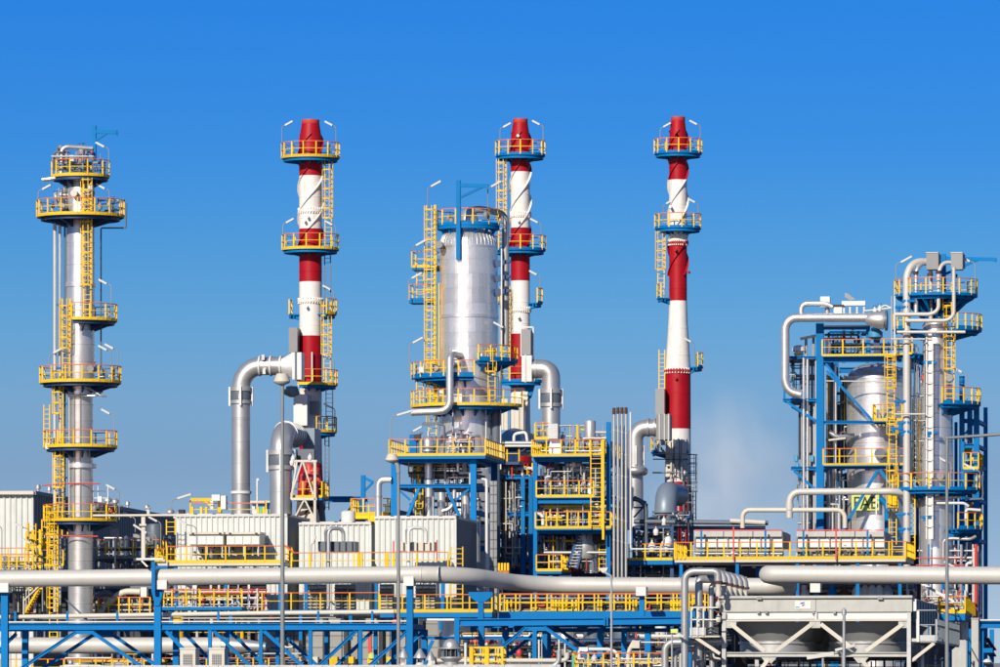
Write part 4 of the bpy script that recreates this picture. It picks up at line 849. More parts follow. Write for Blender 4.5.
part('shade_sheet', MB().bx(f, 452, 630, 690, 760, 9, 9.4), 'dark', t)  # added dark sheet, painted shade behind the yard's pipes
clutter(t, f, 455, 690, 632, 672, .5, 8, 70, 201, ('slate', 'galv', 'dark', 'navy', 'yellow', 'white', 'redpump', 'cream'), 1.9, 26, 4)
for x, y in ((507, 633), (506, 645), (506, 656), (520, 652)): valve(t, f.p(x, y, -.4), .3, 'redpump')
for x in (540, 543, 547, 560, 566): pipe(t, f, [(x, 690, -.5), (x, 634, -.5)], .9, rnd.choice(('yellow', 'white', 'galv')))
part('drum', MB().lathe(f.p(592, 640, 1), [(.5, -.8), (.7, -.6), (.7, .6), (.5, .8), (.2, .9)], 16), 'slate', t); lamp(t, f.p(575, 640, -1), 1.0, 1, arm=.4, head=1.2, tilt=22)
# ------------------------------------------------------------------ blue process frame in front of the big vessel
f = F(444); k = f.k
t = thing('process_structure', 'blue steel frame before the big silver vessel, yellow platform on top, pipes inside', 'process unit', f.g(432), 'blue process frames')
for x, w, y0 in ((395.5, 8.5, 457), (473.5, 6, 458)):
    a = f.p(x, 700, 0); a.z = 0; part('column', MB().ibar(a, f.p(x, y0, 0), w * k, .3, .06), 'blue', t)
for x, w in ((398, 5), (478, 6)):
    a = f.p(x, 700, 8); a.z = 0; part('column', MB().ibar(a, f.p(x, 457, 8), w * k, .4, .06), 'blue', t)
part('column', MB().ibar(f.p(402, 456, 5), f.p(402, 432, 5), 7 * k, .3, .06), 'blue', t); part('beam', MB().ibar(f.p(399, 433, 5), f.p(410, 433, 5), .3, .25), 'blue', t)
for d in (0, 8):
    part('beam', MB().ibar(f.p(400, 460, d), f.p(470, 460, d), .3, 6 * k, .06), 'blue', t); part('beam', MB().ibar(f.p(400, 486, d), f.p(470, 486, d), .3, 3.6 * k, .06), 'blue', t)
    part('beam', MB().ibar(f.p(400, 545, d), f.p(470, 545, d), .3, 5 * k, .06), 'blue', t)
for x in (396, 473.5):
    for y in (460, 486, 512): part('cross_beam', MB().bar(f.p(x, y, .2), f.p(x, y, 7.8), .2, .35), 'blue', t)
for a, b in (((419, 488), (406, 520)), ((400, 491), (410, 500)), ((447, 488), (461, 520)), ((469, 489), (456, 500)), ((400, 464), (407, 458)), ((463, 459), (471, 466))): brace(t, f, (*a, 0), (*b, 0), 3 if abs(a[1] - b[1]) > 20 else 2)
boxdeck(t, f, 391, 487, 456, -.8, 8.5, 'flr', th=.25, step=1.45)
boxdeck(t, f, 402, 470, 472, 3, 7.5, 'f', toe='yellow', deck='slate', step=1.5)
boxdeck(t, f, 402, 470, 484, 3, 7.5, '', toe=None, deck='blue')
for x, y0, y1, r, m, d in ((424.5, 461, 545, 4.0, 'alum', 2), (441, 460, 484, 1.2, 'galv', 2), (436, 491, 545, 4.2, 'alum', 2.5), (455, 460, 471, 1.8, 'alum', 1.5), (460, 458, 471, 2.6, 'cream', 2), (468.5, 462, 484, 1.8, 'cream', 1), (457, 489, 545, 4.5, 'alum', 4), (448, 488, 512, 2.2, 'galv', 3), (431, 490, 560, 1.2, 'galv', 1), (412, 465, 560, 1.0, 'yellow', 3), (465, 505, 560, 5, 'alum', 5)):
    pipe(t, f, [(x, y0, d), (x, y1, d)], r, m, n=14, name='riser_pipe')
for y in (478, 496, 515): bolted(t, f.p(424.5, y, 2) * 1.0 - Z * 0, 4.4 * k, 0, 'galv', .1)
pipe(t, f, [(450, 490, 2), (450, 500, 2), (446, 508, 2), (438, 510, 2)], 2.2, 'alum'); pipe(t, f, [(456, 472, 1.4), (466, 472, 1.4)], 1.2, 'white')
lad_at(t, f, 410, 540, 462, 4.5, w=.5); lad_at(t, f, 416, 520, 488, 1.5, w=.5, c='yellow', cage=False)
clutter(t, f, 402, 470, 462, 484, 2, 7, 22, 31, ('slate', 'galv', 'dark', 'alum', 'cream', 'navy'), 1.5, 8); clutter(t, f, 402, 470, 490, 540, 4, 7.5, 20, 32, ('slate', 'galv', 'navy', 'dark', 'alum'), 1.8, 5)
# gear on the platform
c = f.p(425, 455, 1.5); part('filter_drum', MB().lathe(c, [(.25, 0), (.25, .25), (.55, .3), (.55, .35), (.4, .4), (.42, 1.1), (.3, 1.3), (.12, 1.4), (.12, 1.7)], 18), 'alum', t); part('drum_flange', MB().lathe(c + Z * .55, [(.6, 0), (.6, .1)], 18), 'slate', t)
pipe(t, f, [(415.5, 454, 1), (415.5, 434, 1), (420, 432, 1)], 1.0, 'slate'); part('actuator', MB().cube(f.p(415.5, 437, .9), .45, .4, .45), 'dark', t)
pipe(t, f, [(440, 456, 2), (440, 424, 2), (434, 422, 2), (418, 422, 2)], 1.1, 'slate'); part('pipe_run', MB().bar(f.p(419, 423, 2), f.p(434, 422, 2), .2), 'slate', t)
for x, y, s in ((448, 437, .3), (453, 441, .42), (458, 436, .36), (462, 441, .4), (467, 437, .3), (450, 449, .35), (460, 450, .42), (466, 449, .32), (432, 449, .3)): valve(t, f.p(x, y, 1.6), s, rnd.choice(('slate', 'grey', 'white', 'dark')))
clutter(t, f, 444, 470, 432, 454, 1, 2.5, 14, 33, ('galv', 'slate', 'white', 'alum'), 1.3, 4)
pipe(t, f, [(467, 455, 1.2), (467, 436, 1.2), (476, 434, 1.6), (477, 452, 2)], 1.4, 'galv')
lamp(t, f.p(392, 446, -.5), 2.0, 1, arm=.5, head=1.1, tilt=16); lamp(t, f.p(398, 440, 6), .8, 1, arm=.2)
# big pipe that loops out on the left and small platform with crane post
pp = thing('looped_pipe', 'shiny pipe hooking out left of the blue frame above a yellow platform', 'pipe', f.p(379, 520))
pipe(pp, f, [(379, 522, -.3), (379, 479.5, -.3), (392, 479.5, -.3)], 3.4, 'alum', bend=2.6, name='pipe_run', n=18); part('flange', MB().lathe(f.p(379, 497.5, -.3), [(3.9 * k, 0), (3.9 * k, .14)], 18), 'galv', pp)
fy = F(446); jp = thing('jib_platform', 'yellow railed platform with a blue jib crane on the right white shed', 'platform', fy.p(372, 524))
boxdeck(jp, fy, 353.5, 390, 515, -1, 2, 'flr', step=1.1, deck='yellow', th=.3); boxdeck(jp, fy, 371, 388, 521, -1, 1, 'f', step=.8, deck='yellow', th=.2)
part('jib_post', MB().bar(fy.p(362, 525, .5), fy.p(362, 475, .5), .3), 'blue', jp); part('jib_arm', MB().bar(fy.p(362, 477, .5), fy.p(372, 482, .5), .2), 'blue', jp); part('jib_brace', MB().bar(fy.p(363, 491, .5), fy.p(372, 482, .5), .15), 'blue', jp)
part('tank', MB().lathe(fy.p(350.5, 524, -1), [(.3, 0), (.5, .05), (.5, .8), (.3, .9)], 14), 'white', jp)
br = thing('pipe_bridge', 'blue beam bridge from the left chimney foot towards the jib crane', 'bridge', F(470).p(340, 520)); fb = F(470)
part('beam', MB().ibar(fb.p(322, 498.5), fb.p(361, 498.5), .4, 4.4 * fb.k, .08), 'blue', br); part('beam', MB().ibar(fb.p(322, 498.5, 3), fb.p(361, 498.5, 3), .4, 4.4 * fb.k, .08), 'blue', br); part('brace', MB().bar(fb.p(338, 524), fb.p(356, 501), .14), 'navy', br); part('column', MB().ibar(fb.p(358, 560), fb.p(358, 500), .4, .3), 'navy', br)
for x in (327, 340, 352): part('cross_beam', MB().bar(fb.p(x, 498), fb.p(x, 498, 3), .2), 'blue', br)
# white A-frame with red equipment at the left chimney's foot
fa = F(455.5); k = fa.k
a_ = thing('steel_trestle', 'white steel A-frame holding red burners and a yellow platform below the left chimney', 'frame', fa.p(303, 524))
for p, q, w in (((315, 524), (315, 460), 3.2), ((291, 461), (317, 461), 2.6), ((291, 499), (317, 499), 3.2), ((302, 462), (291, 495), 2), ((303, 462), (313, 494), 2), ((304, 500), (293, 521), 2), ((305, 500), (314, 518), 2), ((297, 461), (291, 499), 2)): part('member', MB().bar(fa.p(*p, 0), fa.p(*q, 0), w * k * .8), 'cream', a_)
boxdeck(a_, fa, 292, 321, 497, .4, 3, 'fr', step=1.0)
for x, y in ((299, 480), (307, 484), (304, 470), (310, 474)): part('burner', MB().lathe(fa.p(x, y, 2.2) - Z * .8, [(.3, 0), (.42, .1), (.42, .7), (.3, .9), (.3, 1.3), (.1, 1.4)], 14), 'redpump', a_)
pipe(a_, fa, [(299, 495, 2), (299, 474, 2), (310, 468, 2), (314, 480, 2)], 2.2, 'redpump'); pipe(a_, fa, [(306, 494, 2.5), (306, 464, 2.5)], 1.6, 'red')
part('hopper', MB().prism([fa.p(294, 521, 1), fa.p(313, 521, 1), fa.p(311, 508, 1), fa.p(301, 503, 1)], V * 2), 'cream', a_); part('hopper_rib', MB().bar(fa.p(296, 513, .9), fa.p(312, 509, .9), .2), 'rust', a_)
part('backing_box', MB().bx(fa, 290, 501, 312, 524, 3.2, 4), 'rust', a_); part('backing_box', MB().bx(fa, 288, 447, 306, 463, 3.4, 4.2), 'slate', a_)  # dark backing boxes behind the frame
for x, y in ((293, 458), (310, 457), (292, 462)): valve(a_, fa.p(x, y, 0), .25, 'white')
# ------------------------------------------------------------------ dim blue frame between the vessel and the ladder tower
f = F(462); k = f.k
t = thing('process_structure', 'dim blue steel frame with cramped yellow railings between big vessel and ladder tower', 'process unit', f.g(512), 'blue process frames')
frame(t, f, (490, 523, 531), (477, 514, 560), 760, 0, 10, 4.2, 'blue'); part('beam', MB().ibar(f.p(486, 447.5, 2), f.p(534, 447.5, 2), .4, .4), 'navy', t)
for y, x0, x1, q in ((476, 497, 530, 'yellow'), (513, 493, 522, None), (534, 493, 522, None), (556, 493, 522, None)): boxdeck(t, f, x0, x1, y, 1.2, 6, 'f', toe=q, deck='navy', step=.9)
boxdeck(t, f, 484, 520, 462, -.5, 2, 'f', toe=None, deck='navy', step=1.3)
clutter(t, f, 492, 530, 478, 566, .8, 8, 56, 41, ('slate', 'navy', 'galv', 'white', 'yellow', 'cream', 'dark', 'redpump'), 1.5, 16, 2)
clutter(t, f, 498, 530, 462, 476, .8, 5, 12, 42, ('white', 'redpump', 'redpump', 'galv'), 1.6, 6)
pipe(t, f, [(488, 443.5, -.5), (534, 443.5, -.5)], 2.2, 'galv'); pipe(t, f, [(490, 446.5, -.8), (545, 446.5, -.8)], 1.2, 'white'); pipe(t, f, [(514, 446, 0), (514, 434, 0), (526, 432, 0), (528, 446, 0)], 1.6, 'white')
clutter(t, f, 491, 523, 482, 566, -.6, .6, 26, 43, ('yellow', 'galv', 'white', 'slate', 'navy', 'cream'), 1.1, 14); clutter(t, f, 497, 534, 466, 478, -.2, 1, 10, 44, ('white', 'redpump', 'yellow', 'galv'), 1.2, 8)
for x in (495, 500, 505, 503): lad_at(t, f, x, 565, 525, 1 + .3 * (x - 495), w=.4, cage=False) if x in (495, 503) else None
part('shade_sheet', MB().bx(f, 482, 470, 534, 640, 10.5, 11), 'navy', t)  # navy sheet closes the frame's back, its colour standing for deep shade
fu = F(440)
tr = thing('cable_riser', 'tall grey cable trays and white pipe climbing beside the blue frame', 'cable tray', fu.p(490, 610))
for x0, x1 in ((489.5, 493), (493.6, 496.8)):
    part('tray', MB().bx(fu, x0, 481, x1, 610, 0, .25), 'grey', tr)
for i in range(13): part('tray_clip', MB().bx(fu, 489.6, 485 + 9 * i, 496.8, 485.8 + 9 * i, -.05, -.01), 'slate', tr)
pipe(tr, fu, [(482, 479, .3), (487, 480, -.3), (487.3, 484, -.3), (487.3, 610, -.3)], 1.5, 'white', name='riser')
sr = thing('stair_railing', 'yellow ladder rails standing just behind the jog in the fat pipe', 'railing', F(436).p(505, 572)); fr_ = F(436)
for x in (499, 502, 505, 508): part('rail_post', MB().bar(fr_.p(x, 573), fr_.p(x, 563), .14), 'yellow', sr)
part('handrail', MB().bar(fr_.p(498, 571.5), fr_.p(509, 571.5), .14), 'orange', sr)
# ------------------------------------------------------------------ ladder tower with three yellow platforms
f = F(446); k = f.k
t = thing('process_structure', 'blue ladder tower with three yellow railed platforms left of the tall vent pipes', 'process unit', f.g(570), 'blue process frames')
for x, w in ((535.5, 4), (608.5, 4.4)):
    for d in (0, 8):
        a = f.p(x, 700, d); a.z = 0; part('column', MB().ibar(a, f.p(x, 458 if x < 600 else 422, d), w * k, .3, .06), 'blue', t)
part('column', MB().ibar(f.p(546, 560, 3), f.p(546, 458, 3), .26, .26), 'blue', t)
for d in (0, 8):
    part('beam', MB().ibar(f.p(538, 460, d), f.p(594, 460, d), .3, 3.4 * k, .06), 'blue', t); part('beam', MB().ibar(f.p(538, 500.5, d), f.p(593, 500.5, d), .3, 6 * k, .06), 'blue', t); part('beam', MB().ibar(f.p(538, 531.5, d), f.p(611, 531.5, d), .3, 4.6 * k, .06), 'blue', t)
for x in (535.5, 565, 590, 608.5):
    for y in (460, 500, 531): part('cross_beam', MB().bar(f.p(x, y + .5, .2), f.p(x, y + .5, 7.8), .2, .32), 'blue', t)
boxdeck(t, f, 533.5, 606, 456.3, -.8, 8, 'flr', step=1.2, th=.1); boxdeck(t, f, 537, 594, 497, -.3, 8, 'f', step=1.2, th=.1); boxdeck(t, f, 537, 612, 528.6, -.8, 8, 'fr', step=1.0, th=.15); boxdeck(t, f, 538, 563, 571, -.8, 4, 'fr', step=1.0); boxdeck(t, f, 572, 608, 543, 3, 6, 'f', toe='yellow', step=1.0)
lad_at(t, f, 598, 529, 441, -1.0, w=.75, cage=False); part('ladder_post', MB().bar(f.p(605, 540, -1), f.p(605, 440, -1), .16), 'yellow', t); lad_at(t, f, 600, 571, 531, 1.5, w=.5)
st = part('stair', MB().bar(f.p(566, 568, 1), f.p(578, 533, 1), .12, .3).bar(f.p(574, 568, 1), f.p(584, 533, 1), .12, .3), 'navy', t)
for i in range(11): part('tread', MB().bar(f.p(567 + 1.05 * i, 566 - 3 * i, 1), f.p(575 + .9 * i, 566 - 3 * i, 1), .2, .05), 'galv', st)
c = f.p(586, 520, 3)
part('separator', MB().lathe(c, [(7 * k, -3.6), (7 * k, 3.3), (5 * k, 3.6), (2 * k, 3.8)], 22), 'alum', t); part('separator_band', MB().lathe(c + Z * 1.2, [(7.2 * k, 0), (7.2 * k, .15)], 22, cap=False), 'galv', t)
part('silencer', MB().lathe(f.p(586.5, 436, 2), [(5.6 * k, 0), (5.6 * k, 1.1), (5.2 * k, 1.15)], 22), 'galv', t); part('silencer_inlet', MB().lathe(f.p(586.5, 450, 2), [(2 * k, 0), (2 * k, .4), (5.5 * k, .9)], 18), 'galv', t)
pipe(t, f, [(565, 455, 2), (565, 444, 2), (572, 436, 2.5), (574, 456, 3)], 2.4, 'alum'); pipe(t, f, [(592, 431, 2), (608, 431, 2)], 1.2, 'cream')
part('panel_box', MB().bx(f, 549, 424, 558.5, 439, -.4, .3), 'galv', t); part('panel_box', MB().bx(f, 549, 440, 561, 454, .2, 1.2), 'alum', t); lad_at(t, f, 537.5, 456, 421, 1.0, w=.5); boxdeck(t, f, 535, 549, 439, 0, 2, 'f', step=.9)
part('duct_elbow', MB().tube([f.p(551, 462, 3), f.p(553, 474, 3), f.p(566, 482, 3), f.p(576, 480, 3)], .35, 16, bend=.6), 'slate', t); pipe(t, f, [(566, 462, 1), (566, 469, 1), (604, 469, 1)], 1.8, 'pipegrey')
clutter(t, f, 539, 606, 462, 494, 2, 7, 28, 51, ('galv', 'slate', 'alum', 'cream', 'dark'), 1.8, 8, 1); clutter(t, f, 539, 606, 503, 526, 1.2, 7, 26, 52, ('galv', 'slate', 'alum', 'white', 'dark', 'blue'), 1.8, 9, 1)
clutter(t, f, 539, 606, 535, 570, 1, 7, 40, 53, ('galv', 'slate', 'yellow', 'white', 'dark', 'alum', 'redpump'), 1.8, 12, 2); clutter(t, f, 575, 604, 438, 455, 1, 3, 12, 54, ('galv', 'cream', 'white', 'redpump'), 1.1, 6)
pipe(t, f, [(534, 513, 0), (540, 513.5, 0), (543, 517, 0), (543, 528, 0)], 1.8, 'white')
clutter(t, f, 539, 606, 466, 496, .2, 1.6, 16, 55, ('alum', 'cream', 'galv', 'slate'), 1.5, 7); clutter(t, f, 540, 606, 504, 527, .2, 1.4, 14, 56, ('alum', 'cream', 'galv', 'yellow'), 1.3, 8); clutter(t, f, 538, 606, 424, 454, .5, 3, 14, 57, ('slate', 'galv', 'alum', 'yellow'), 1.2, 7)
part('shade_backdrop', MB().bx(f, 537, 503, 609, 640, 9.0, 9.2), 'navy', t)  # navy sheet behind the tower, interior shade put into its colour
# ------------------------------------------------------------------ row of tall vent pipes
fv = F(441)
for i, (x, y, lb) in enumerate(((614, 408.5, 'leftmost tall vent pipe with a rusty open mouth, standing by the ladder tower'), (618, 408, 'second tall vent pipe with a rusty mouth, counted from the ladder tower'), (622, 408, 'third tall vent pipe with a rusty mouth, counted from the ladder tower'), (626, 408, 'fourth tall vent pipe with a rusty mouth, counted from the ladder tower'))):
    p_ = thing('vent_pipe', lb, 'pipe', fv.p(x, 700), 'tall vent pipes'); pipe(p_, fv, [(x, 700, 0), (x, y + 5, 0)], 1.35, 'galv', name='riser'); part('mouth', MB().lathe(fv.p(x, y + 6, 0), [(1.35 * fv.k, 0), (1.75 * fv.k, .1), (1.75 * fv.k, .22)], 14, cap=False), 'rust', p_)
    part('inner_bore', MB().lathe(fv.p(x, y + 5, 0), [(1.6 * fv.k, 0), (1.6 * fv.k, .38)], 14), 'rust', p_)
    for y_ in range(430, 560, 22): part('pipe_clip', MB().cube(fv.p(x, y_ + i, 0), 2.85 * fv.k, .19, .03), 'galv', p_)
p_ = thing('vent_pipe', 'thinnest and lowest vent pipe, right of the row of four, turning aside at its foot', 'pipe', fv.p(630.5, 560), 'tall vent pipes'); pipe(p_, fv, [(630.5, 412, 0), (630.5, 549, 0), (678, 549, 0)], .9, 'white', name='riser')
for x, lb in ((616, 'first and second'), (620, 'second and third'), (624, 'third and fourth')): solo('instrument_line', MB().bar(fv.p(x, 700, .3), fv.p(x, 425, .3), .05), 'slate', 'hair-thin dark line between the ' + lb + ' tall vent pipes', 'pipe', 'thin lines between the vent pipes')
# ------------------------------------------------------------------ low process yard between the vents and the coolers
f = F(452); k = f.k
t = thing('process_bay', 'shaded yard of valves, dark beams and a slate pipe right of the vent pipes', 'process unit', f.g(660))
frame(t, f, (634, 672), (527, 563), 760, 0, 10, 3.4, 'navy')
pipe(t, f, [(634, 521.5, 0), (768, 523, 0)], 2.4, 'slate', name='header_pipe', n=14); pipe(t, f, [(731, 521, -.5), (766, 523, -.5)], 2.6, 'cream', name='header_pipe'); part('beam', MB().ibar(f.p(634, 527.5, 1), f.p(764, 527.5, 1), .3, .3), 'navy', t)
part('tower_leg', MB().ibar(f.p(644, 560, 1), f.p(644, 503, 1), .28, .28), 'navy', t); part('tower_top', MB().bar(f.p(632, 497, 1), f.p(644, 503, 1), .3), 'navy', t); brace(t, f, (632, 517, 1), (643, 505, 1), 1.6, 'navy'); brace(t, f, (632, 507, 1), (645, 507, 1), 1.6, 'navy')
pipe(t, f, [(646, 560, 0), (646, 507, 0), (640, 500, 0), (633, 499, 0)], 2.2, 'slate')
boxdeck(t, f, 630, 678, 560, -.6, 3, 'f', toe='yellow', th=.35, step=1.3)
for x, w in ((679, 3.4), (686, 3.0)): part('red_post', MB().bx(f, x - w / 2, 528, x + w / 2, 560, .4, .7), 'red', t)
clutter(t, f, 633, 680, 530, 556, .6, 6, 42, 61, ('galv', 'slate', 'white', 'cream', 'grey', 'dark'), 1.4, 16, 2)
for x, y, s in ((665, 545, .5), (668, 540, .45), (656, 531, .3), (664, 521, .3), (652, 546, .4)): valve(t, f.p(x, y, 0), s, 'white')
pipe(t, f, [(664, 556, -.4), (664, 528, -.4)], .6, 'galv'); lamp(t, f.p(690, 545, -1), 1.6, -1, arm=.3, head=.95, tilt=30)
part('shade_sheet', MB().bx(f, 632, 560, 690, 640, 8, 8.5), 'dark', t); clutter(t, f, 612, 690, 560, 575, 1, 6, 16, 62, ('galv', 'slate', 'blue', 'dark', 'white'), 1.6, 6)  # the dark sheet is added, standing for shade behind the clutter
# ------------------------------------------------------------------ right complex: domed vessel inside a blue frame
f = F(450); k = f.k; CX = 873.5
t = thing('reactor_vessel', 'domed silver vessel inside the blue frame at the right, banded and half hidden', 'vessel', f.g(CX, 3.6)); c = f.g(CX, 3.6); zz = lambda y: f.p(CX, y, 3.6).z
part('shell', MB().lathe(c, [(30.5 * k, 0), (30.5 * k, zz(376)), (29.5 * k, zz(371)), (25 * k, zz(366)), (16 * k, zz(362)), (4 * k, zz(360))], 48), 'panel', t)
for y, e, th in ((383, .3, .12), (398, .25, .06), (418, .25, .06), (436, 1.0, .4), (442, .5, .15), (452, .25, .06), (470, .25, .06), (490, .25, .06), (374, .5, .2)): part('girth_band', MB().lathe(c + Z * (zz(y) - th), [(30.4 * k, 0), ((30.7 + e) * k, 0), ((30.7 + e) * k, th), (30.4 * k, th)], 48), 'alum', t)
NP = 20; da = 2 * math.pi / NP; rows = [377 + 15.8 * i for i in range(10)]; rr = 30.5 * k + .012
for i, (ya, yb) in enumerate(zip(rows, rows[1:])):
    q = MB(); h = zz(ya) - zz(yb) - .012
    for e in range(4):
        a = -da / 2 * .994 + da * .994 * e / 3
        q.v += [Vector((math.cos(a) * rr, math.sin(a) * rr, 0)), Vector((math.cos(a) * rr, math.sin(a) * rr, h)), Vector((math.cos(a) * (rr - .04), math.sin(a) * (rr - .04), 0)), Vector((math.cos(a) * (rr - .04), math.sin(a) * (rr - .04), h))]
    for e in range(3): b = e * 4; q.f += [(b, b + 4, b + 5, b + 1), (b, b + 2, b + 6, b + 4), (b + 1, b + 5, b + 7, b + 3)]
    q.f += [(0, 1, 3, 2), (12, 14, 15, 13)]
    me = mesh('cladding_panel', q, 'panel', O0)
    for j in range(NP):
        a = da * (j + .5 * (i % 2))
        if math.sin(a) < .25: o = inst('cladding_panel', me, c + Z * zz(yb), t, a + rnd.uniform(-.003, .003)); s = 1 + rnd.uniform(0, .002); o.scale = (s, s, 1)
part('manhole', MB().tube([f.p(879, 453, 1.0), f.p(879, 453, 2)], .42, 20), 'grey', t); part('manhole_cover', MB().tube([f.p(879, 453, .9), f.p(879, 453, 1.0)], .36, 20), 'slate', t)
part('name_plate', MB().bx(f, 850.5, 488, 878, 510, .9, 1.1), 'lime', t)
def text(body, f, x, y, d, hpx, m, parent, wpx=None):
    cu = bpy.data.curves.new('lettering', 'FONT'); cu.body = body; cu.size = 1; cu.extrude = .01; cu.resolution_u = 3
    o = bpy.data.objects.new('lettering', cu); COL.objects.link(o); bpy.context.view_layer.update()
    me = bpy.data.meshes.new_from_object(o.evaluated_get(bpy.context.evaluated_depsgraph_get())); bpy.data.objects.remove(o)
    xs = [v.co.x for v in me.vertices]; ys = [v.co.y for v in me.vertices]; sh = hpx * f.k / (max(ys) - min(ys)); sw = wpx * f.k / (max(xs) - min(xs)) if wpx else sh
    P = f.p(x, y, d) - BASE[parent.name]
    for v in me.vertices:
        a, b, e = (v.co.x - min(xs)) * sw, (v.co.y - min(ys)) * sh, v.co.z; v.co = P + U * a + Z * b - V * e
    me.materials.clear(); me.materials.append(M[m]); q = bpy.data.objects.new('lettering', me); COL.objects.link(q); q.parent = parent; BASE[q.name] = BASE[parent.name]; return q
text('FAB', f, 853, 508.3, .87, 12, 'black', t, 24)
f = F(450); k = f.k
t = thing('process_structure', 'tall blue steel frame around the domed vessel, with thick silver overhead pipe at right', 'process unit', f.g(850), 'blue process frames')
for x, w, y0, d in ((820, 7.6, 323, 0), (815, 3, 357, 4), (826, 3, 330, 5), (868, 3.6, 326, 0), (904, 4, 356, 2), (820, 4, 323, 13), (904, 4, 356, 13), (783, 1.8, 357, 1), (785, 2, 357, 6)):
    a = f.p(x, 700, d); a.z = 0
    if x < 800: a = f.p(x, 400, d)
    if x == 868: a = f.p(x, 356, d)
    part('column', MB().ibar(a, f.p(x, y0, d), w * k, max(.2, w * k * .8), .05), 'blue', t)
for x0, x1, y, h, d in ((823, 870, 328, 3.2, 0), (823, 902, 359.5, 5.6, 0), (823, 902, 422.5, 3.4, 0), (823, 902, 467.5, 3, 0), (783, 817, 357.5, 2.6, 0), (783, 817, 400, 3, 0), (791, 817, 468.5, 3.6, 0), (823, 902, 359.5, 5.6, 13), (823, 902, 467.5, 3, 13), (823, 870, 328, 3.2, 5), (823, 902, 540, 4, 0)):
    part('beam', MB().ibar(f.p(x0, y, d), f.p(x1, y, d), .3, h * k, .05), 'blue', t)
for x in (785, 800, 815): 
    for y in (357.5, 400): part('cross_beam', MB().bar(f.p(x, y, 0), f.p(x, y, 6), .15, .25), 'blue', t)
for x in (820, 842, 866, 888, 904):
    for y in (359, 467): part('cross_beam', MB().bar(f.p(x, y, .2), f.p(x, y, 12.8 if x in (820, 904) else 1.5), .2, .36), 'blue', t)
for a, b, w in (((827, 371), (873, 421), 2.6), ((787, 402), (816, 421), 2.6), ((794, 471), (815, 489), 2.4), ((878, 470), (841, 533), 2.8), ((880, 470), (896, 492), 2.8), ((826, 364), (842, 384), 2.4), ((866, 345), (858, 331), 1.8), ((899, 402), (880, 420), 2)): brace(t, f, (*a, -.1), (*b, -.1), w)
boxdeck(t, f, 823, 905, 356, -.6, .9, 'f', th=.1, step=1.9, toe_h=.2); boxdeck(t, f, 874, 903, 421, -.8, 1, 'flr', th=.12, step=.9); boxdeck(t, f, 824, 905, 465, -.6, 1, 'f', th=.12, step=1.4, toe_h=.2)
boxdeck(t, f, 786, 818, 356, .5, 5, '', deck='slate'); boxdeck(t, f, 824, 868, 325.5, -.2, 2, '', deck='cream', th=.1); boxdeck(t, f, 792, 817, 466, .5, 4, '', deck='blue'); boxdeck(t, f, 784, 817, 398.5, .5, 5, '', deck='slate')
for x, y, y1 in ((892, 421, 352), (894, 467, 421), (894, 545, 467)): lad_at(t, f, x, y, y1, -1.1, w=.5)
part('gate_panel', MB().bx(f, 889, 496, 899, 508, -1.3, -1.2), 'yellow', t)
OP = part('overhead_pipe', MB().tube([f.p(803, 396, -1.5), f.p(792, 393, -1.5), f.p(787.2, 384, -1.5), f.p(787.2, 319, -1.5), f.p(880, 319, -1.5)], 4.3 * k, 22, bend=.85, seg=8), 'alum', t)
for x in (800, 812, 824, 836, 848, 858, 866, 870, 874): a = f.p(x, 319, -1.5); part('seam_band', MB().tube([a - U * .03, a + U * .03], 4.5 * k, 22), 'alum', OP)
for y in (330, 340, 352, 365, 378): part('seam_band', MB().lathe(f.p(787.2, y, -1.5), [(4.5 * k, 0), (4.5 * k, .06)], 20), 'alum', OP)
a = f.p(868, 320, -1.5); part('header_drum', MB().tube([a, f.p(872, 320.5, -1.5), f.p(884, 321.5, -1.5), f.p(887, 322, -1.5)], [4.4 * k, 7 * k, 9.5 * k, 8.5 * k], 26), 'alum', t); a = f.p(887, 322, -1.5); part('drum_flange', MB().tube([a, a + U * .15], 10 * k, 26), 'slate', t)
pipe(t, f, [(802.5, 318, -1), (802.5, 304.5, -1), (828, 304.5, -1), (834, 308, -1)], 2.6, 'alum', bend=2.4, name='bypass_pipe', n=16)
pipe(t, f, [(827, 338, 1), (827, 356, 1)], 3, 'alum'); pipe(t, f, [(828, 306, -.5), (828, 322, -.5)], 2.4, 'galv')
part('instrument_box', MB().bx(f, 821.5, 297.5, 831, 308, -1, -.3), 'white', t); part('light_rack', MB().bx(f, 843, 302, 866.5, 306.5, -1, -.6), 'white', t); part('light_rack_arm', MB().prism([f.p(846, 294, -1), f.p(848, 294, -1), f.p(857, 300.5, -1), f.p(852, 301.5, -1), f.p(846, 298, -1)], V * .3), 'grey', t)
for x in (837, 841, 845, 851, 858, 865): part('rack_post', MB().bar(f.p(x, 316, -.8), f.p(x, 306, -.8), .12 if x > 842 else .3), 'white' if x < 842 else 'galv', t)
pipe(t, f, [(832, 306.5, -1), (845, 306.5, -1)], 1, 'rust'); pipe(t, f, [(865, 312, -1), (893, 309, -1)], .9, 'cream'); pipe(t, f, [(876, 312, -1), (886, 306, -1), (893, 309, -1)], .7, 'white')
for x, y in ((876, 311), (881, 309)): valve(t, f.p(x, y, -1), .22, 'white')
part('actuator', MB().lathe(f.p(876, 339, -.5), [(.35, 0), (.5, .1), (.5, .45), (.3, .6), (.3, .75)], 16), 'skyblue', t); part('actuator_stand', MB().bx(f, 874, 340, 880, 353, -.3, 0), 'navy', t)
for x in (804.5, 812): part('pump_post', MB().bx(f, x - 1.2, 336, x + 1.2, 356, 1, 1.3), 'grey', t)
